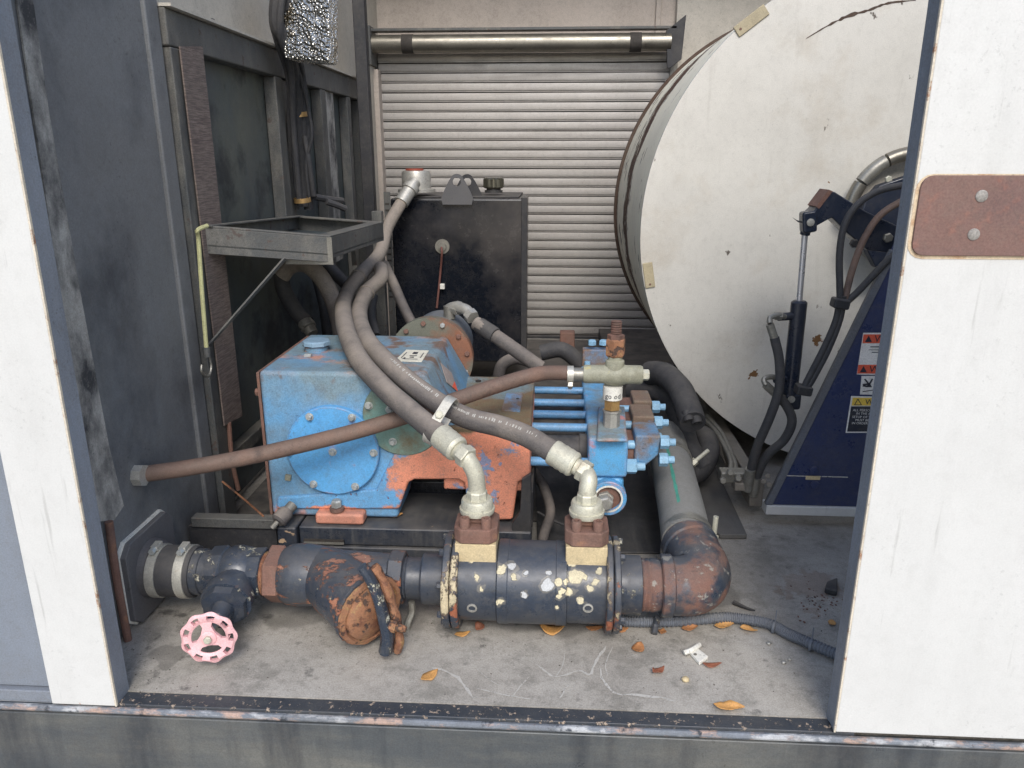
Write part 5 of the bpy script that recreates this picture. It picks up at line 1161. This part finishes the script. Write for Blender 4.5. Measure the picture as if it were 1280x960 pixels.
MB().cyl(at(945, 596, Y=.602), at(941, 618, Y=.612), .0115, 14).build('ferrule', m_galv, h_)
hose(((1150, 228, .6), (1095, 240, .59), (1062, 268, .585), (1050, 310, .58), (1050, 375, .57)), .0068, m_rub, 'thin dark hose arching over the pivot arm, left one', 'thin_hose')
hose(((1150, 240, .6), (1105, 265, .59), (1082, 295, .585), (1066, 335, .58), (1055, 378, .57)), .0068, m_brown, 'thin brown hose arching over the pivot arm, right one', 'thin_hose')
hose(((1050, 370, .568), (1045, 400, .566), (1030, 435, .564), (1012, 470, .562), (1003, 488, .562)), .0068, m_rub, 'thin black hose running down along the slanted stand edge', 'thin_hose')
hose(((1054, 370, .568), (1050, 398, .566), (1036, 435, .564), (1018, 470, .562), (1007, 488, .562)), .0068, m_rub, 'thin black hose hugging the slanted stand edge beside its twin', 'thin_hose')
hose(((1140, 303, .57), (1110, 325, .57), (1075, 362, .57), (1058, 378, .57)), .007, m_rub, 'short black hose crossing from the panel to the stand edge clip', 'thin_hose')
for x, y, lb in ((1050, 379, 'upper'), (1004, 487, 'lower')):
    tag(MB().box(at(x, y, Y=.566), (.032, .03, .02), Matrix.Rotation(R(8), 3, 'Y')).build('hose_clip', m_blackmatt, bevel=.004), lb + ' black clip holding the thin hoses on the stand edge', 'clip')
vb = thing('valve_block', 'small grey hydraulic valve block at the foot of the reel stand', 'block', at(920, 600, Y=.62))
MB().box(at(916, 594, Y=.63), (.06, .035, .026)).build('block', m_galv, vb, bevel=.004)
MB().box(at(928, 606, Y=.61), (.04, .03, .02)).build('block', m_beam, vb, bevel=.004)
for x, y in ((912, 590), (922, 597), (903, 600)): bolt(vb, at(x, y, Y=.605), (0, -1, .2), .008, .01, m_galv)
for pts, lb in ((((913, 590, .64), (912, 572, .7), (895, 540, .85), (878, 522, .95)), 'left'), (((920, 590, .64), (917, 575, .7), (902, 542, .85), (884, 520, .95)), 'right')):
    hose(pts, .006, m_galv, 'thin grey steel tube rising from the valve block, %s of the pair' % lb, 'steel_tube')

# ================================================================ SMALL THINGS ON THE FLOOR
cpts = [at(x, y, Z=.011) for x, y in ((768, 775), (800, 777), (850, 776), (900, 772), (930, 774), (962, 780), (985, 792), (1010, 803), (1050, 820))]
P = smooth_path(cpts, 40); mb = MB(); rg = []
Lc = len(P) - 1
for i, p in enumerate(P):
    t = (P[min(i + 1, Lc)] - P[max(i - 1, 0)]).normalized(); s_ = V(-t.y, t.x, 0); r = .0098 if i % 4 < 2 else .0082
    rg.append([p + (s_ * math.cos(a) + V(0, 0, 1) * math.sin(a)) * r for a in [2 * math.pi * j / 10 for j in range(10)]])
loom = thing('corrugated_conduit', 'grey corrugated conduit lying across the floor to the right panel', 'conduit', cpts[4])
mb.rings(rg).build('conduit', m_corr, loom, ang=20)
for x, y in ((968, 784), (1014, 806)):
    p = at(x, y, Z=.011); tb = MB(); d_ = V(.8, -.5, 0).normalized(); tb.lathe(p - d_ * .002, d_, [(0, .0105), (.004, .0105)], 16); tb.cyl(p, p + V(.002, .004, .03), .0012, 6); tb.build('cable_tie', m_corr, loom)
tag(MB().tube([at(823, 772, Z=.03), at(820, 780, Z=.015), at(818, 792, Z=.005)], .0055, 8).build('drain_nipple', m_pipechip), 'little drain nipple under the pipe left of the elbow', 'nipple')

def leaf(px, py, ln, wd, rot, m, label, curl=.4, z=.002, fold=.35):
    c = at(px, py, Z=z); mb = MB(); n = 9; tw = random.uniform(0, 6); rg = []; ca, sa = math.cos(R(rot)), math.sin(R(rot))
    for i in range(n + 1):
        t = i / n; w_ = wd * 1.25 * max(.04, math.sin(math.pi * t ** .85)) ** .9 * random.uniform(.88, 1.08); x = (t - .5) * ln
        row = []
        for s_ in (-1, -.5, 0, .5, 1):
            y = s_ * w_ / 2; zz = abs(s_ + .25 * math.sin(tw + t * 3)) * w_ * fold * (.6 + .6 * math.sin(tw + 2 * t)) ** 2 + curl * ln * (t - .5) ** 2 + random.uniform(0, .0009)
            row.append(c + V(x * ca - y * sa, x * sa + y * ca, zz))
        rg.append(row)
    k0 = 0
    for row in rg: mb.v += row
    for i in range(n):
        for j in range(4): mb.f.append([i * 5 + j, i * 5 + j + 1, (i + 1) * 5 + j + 1, (i + 1) * 5 + j])
    return tag(mb.build('dry_leaf', m, solid=.0006, ang=80), label, 'leaf', 'dry leaves on the floor')
Lf = m_leaf
leaf(537, 845, .034, .016, 50, Lf[0], 'amber dry leaf alone on the floor near the sill, below the strainer')
leaf(578, 793, .028, .012, 25, Lf[0], 'narrow amber leaf left under the left flange of the manifold')
leaf(600, 785, .02, .014, 60, Lf[2], 'small red brown leaf just right of the left flange')
leaf(690, 788, .042, .024, 0, Lf[0], 'large curled amber leaf below the middle of the manifold', curl=.9, fold=.6)
leaf(743, 786, .03, .012, 0, Lf[1], 'brown leaf half hidden under the right end of the manifold')
leaf(777, 787, .024, .014, 10, Lf[1], 'brown leaf just right of the right flange')
leaf(798, 810, .028, .018, 65, Lf[1], 'brown pointed leaf lying in the open right of the manifold')
leaf(823, 840, .026, .012, 40, Lf[2], 'rolled red brown leaf between the white clip and the floor scratches', curl=.8, fold=.7)
leaf(828, 790, .018, .012, 70, Lf[1], 'small brown leaf beside the drain nipple')
leaf(862, 786, .03, .014, 15, Lf[1], 'brown leaf in front of the conduit below the elbow')
leaf(905, 783, .036, .015, 12, Lf[0], 'amber leaf pressed against the conduit')
leaf(936, 788, .03, .01, -12, Lf[0], 'thin amber leaf right of the one against the conduit')
leaf(890, 832, .03, .010, 3, Lf[2], 'rolled red brown leaf next to the white plastic clip', curl=.6, fold=.8)
leaf(911, 885, .044, .014, -6, Lf[0], 'long amber leaf lying on the front sill at the right', z=.003)
leaf(1040, 779, .016, .01, 60, Lf[0], 'tiny amber leaf at the foot of the right panel')
leaf(495, 645, .028, .01, 25, Lf[0], 'amber leaf on the black skid under the pump', z=SZ + .003)
pc_ = thing('plastic_clip', 'broken white plastic clip lying on the floor', 'clip', at(868, 820, Z=0))
def fz(x, y, z=.001): return at(x, y, Z=z)
MB().prism([fz(x, y) for x, y in ((859, 815), (868, 811), (885, 824), (874, 832))], (0, 0, .006)).build('clip_plate', m_plastic, pc_, bevel=.001)
MB().tube([fz(855, 816, .007), fz(863, 813, .009), fz(870, 809, .009), fz(874, 806, .007)], .0042, 8).build('clip_barrel', m_plastic, pc_)
MB().lathe(fz(869, 818, .0075), (0, 0, 1), [(0, .0028), (.0008, .0026)], 12).build('clip_hole', m_galv, pc_)
def pebble(px, py, r, m, label):
    mb = MB(); c = at(px, py, Z=r * .6); rg = []
    for i in range(1, 6):
        th = math.pi * i / 6; rg.append([c + V(math.cos(a) * math.sin(th) * r * random.uniform(.8, 1.2), math.sin(a) * math.sin(th) * r * random.uniform(.8, 1.2), math.cos(th) * r * .7) for a in [2 * math.pi * j / 8 for j in range(8)]])
    return tag(mb.rings(rg).build('pebble', m, ang=60), label, 'pebble', 'pebbles on the floor')
pebble(857, 849, .006, m_tan, 'cream pebble on the floor below the white clip')
pebble(961, 804, .0042, m_zinc, 'shiny grey pebble below the conduit bend')
pebble(980, 828, .0038, m_zinc, 'left grey pebble of a pair near the right panel')
pebble(987, 824, .003, m_zinc, 'right grey pebble of a pair near the right panel')
tag(MB().tube([at(x, y, Z=.004) for x, y in ((917, 753), (926, 757), (936, 761), (944, 763))], lambda t: .0045 * (1 - .7 * t), 8).build('dark_twig', m_blackmatt), 'dark twig on the floor behind the conduit', 'twig')
rub = MB()
for i in range(60):
    a = random.gauss(0, 1); b_ = random.gauss(0, 1)
    p = at(1028 + a * 13 - abs(b_) * 10, 752 + b_ * 12, Z=0)
    s_ = random.uniform(.0006, .002); rub.box(p + V(0, 0, s_ * .4), (s_ * 2, s_ * 1.4, s_), Matrix.Rotation(random.random() * 3, 3, 'Z'))
tag(rub.build('rust_crumbs', m_rust, smooth=False), 'scatter of rust crumbs on the floor by the right panel', 'debris', kind='stuff')
tag(MB().prism([at(x, y, Z=.001) for x, y in ((1033, 733), (1046, 728), (1046, 746), (1030, 742))], (0, 0, .012)).build('dark_fragment', m_blackmatt, bevel=.003), 'dark metal fragment by the foot of the right panel', 'fragment')
cr = MB()
for i in range(150):
    p = at(random.choice((random.gauss(230, 60), random.uniform(160, 1030))), random.uniform(770, 868), Z=0); s_ = random.uniform(.0003, .0010)
    if -.7 < p.x < .7: cr.box(p + V(0, 0, s_ * .4), (s_ * 2, s_ * 1.5, s_), Matrix.Rotation(random.random() * 3, 3, 'Z'))
tag(cr.build('floor_grit', mat('grit', C(84, 78, 70), .9), smooth=False), 'fine dark grit scattered over the grey floor', 'grit', kind='stuff')
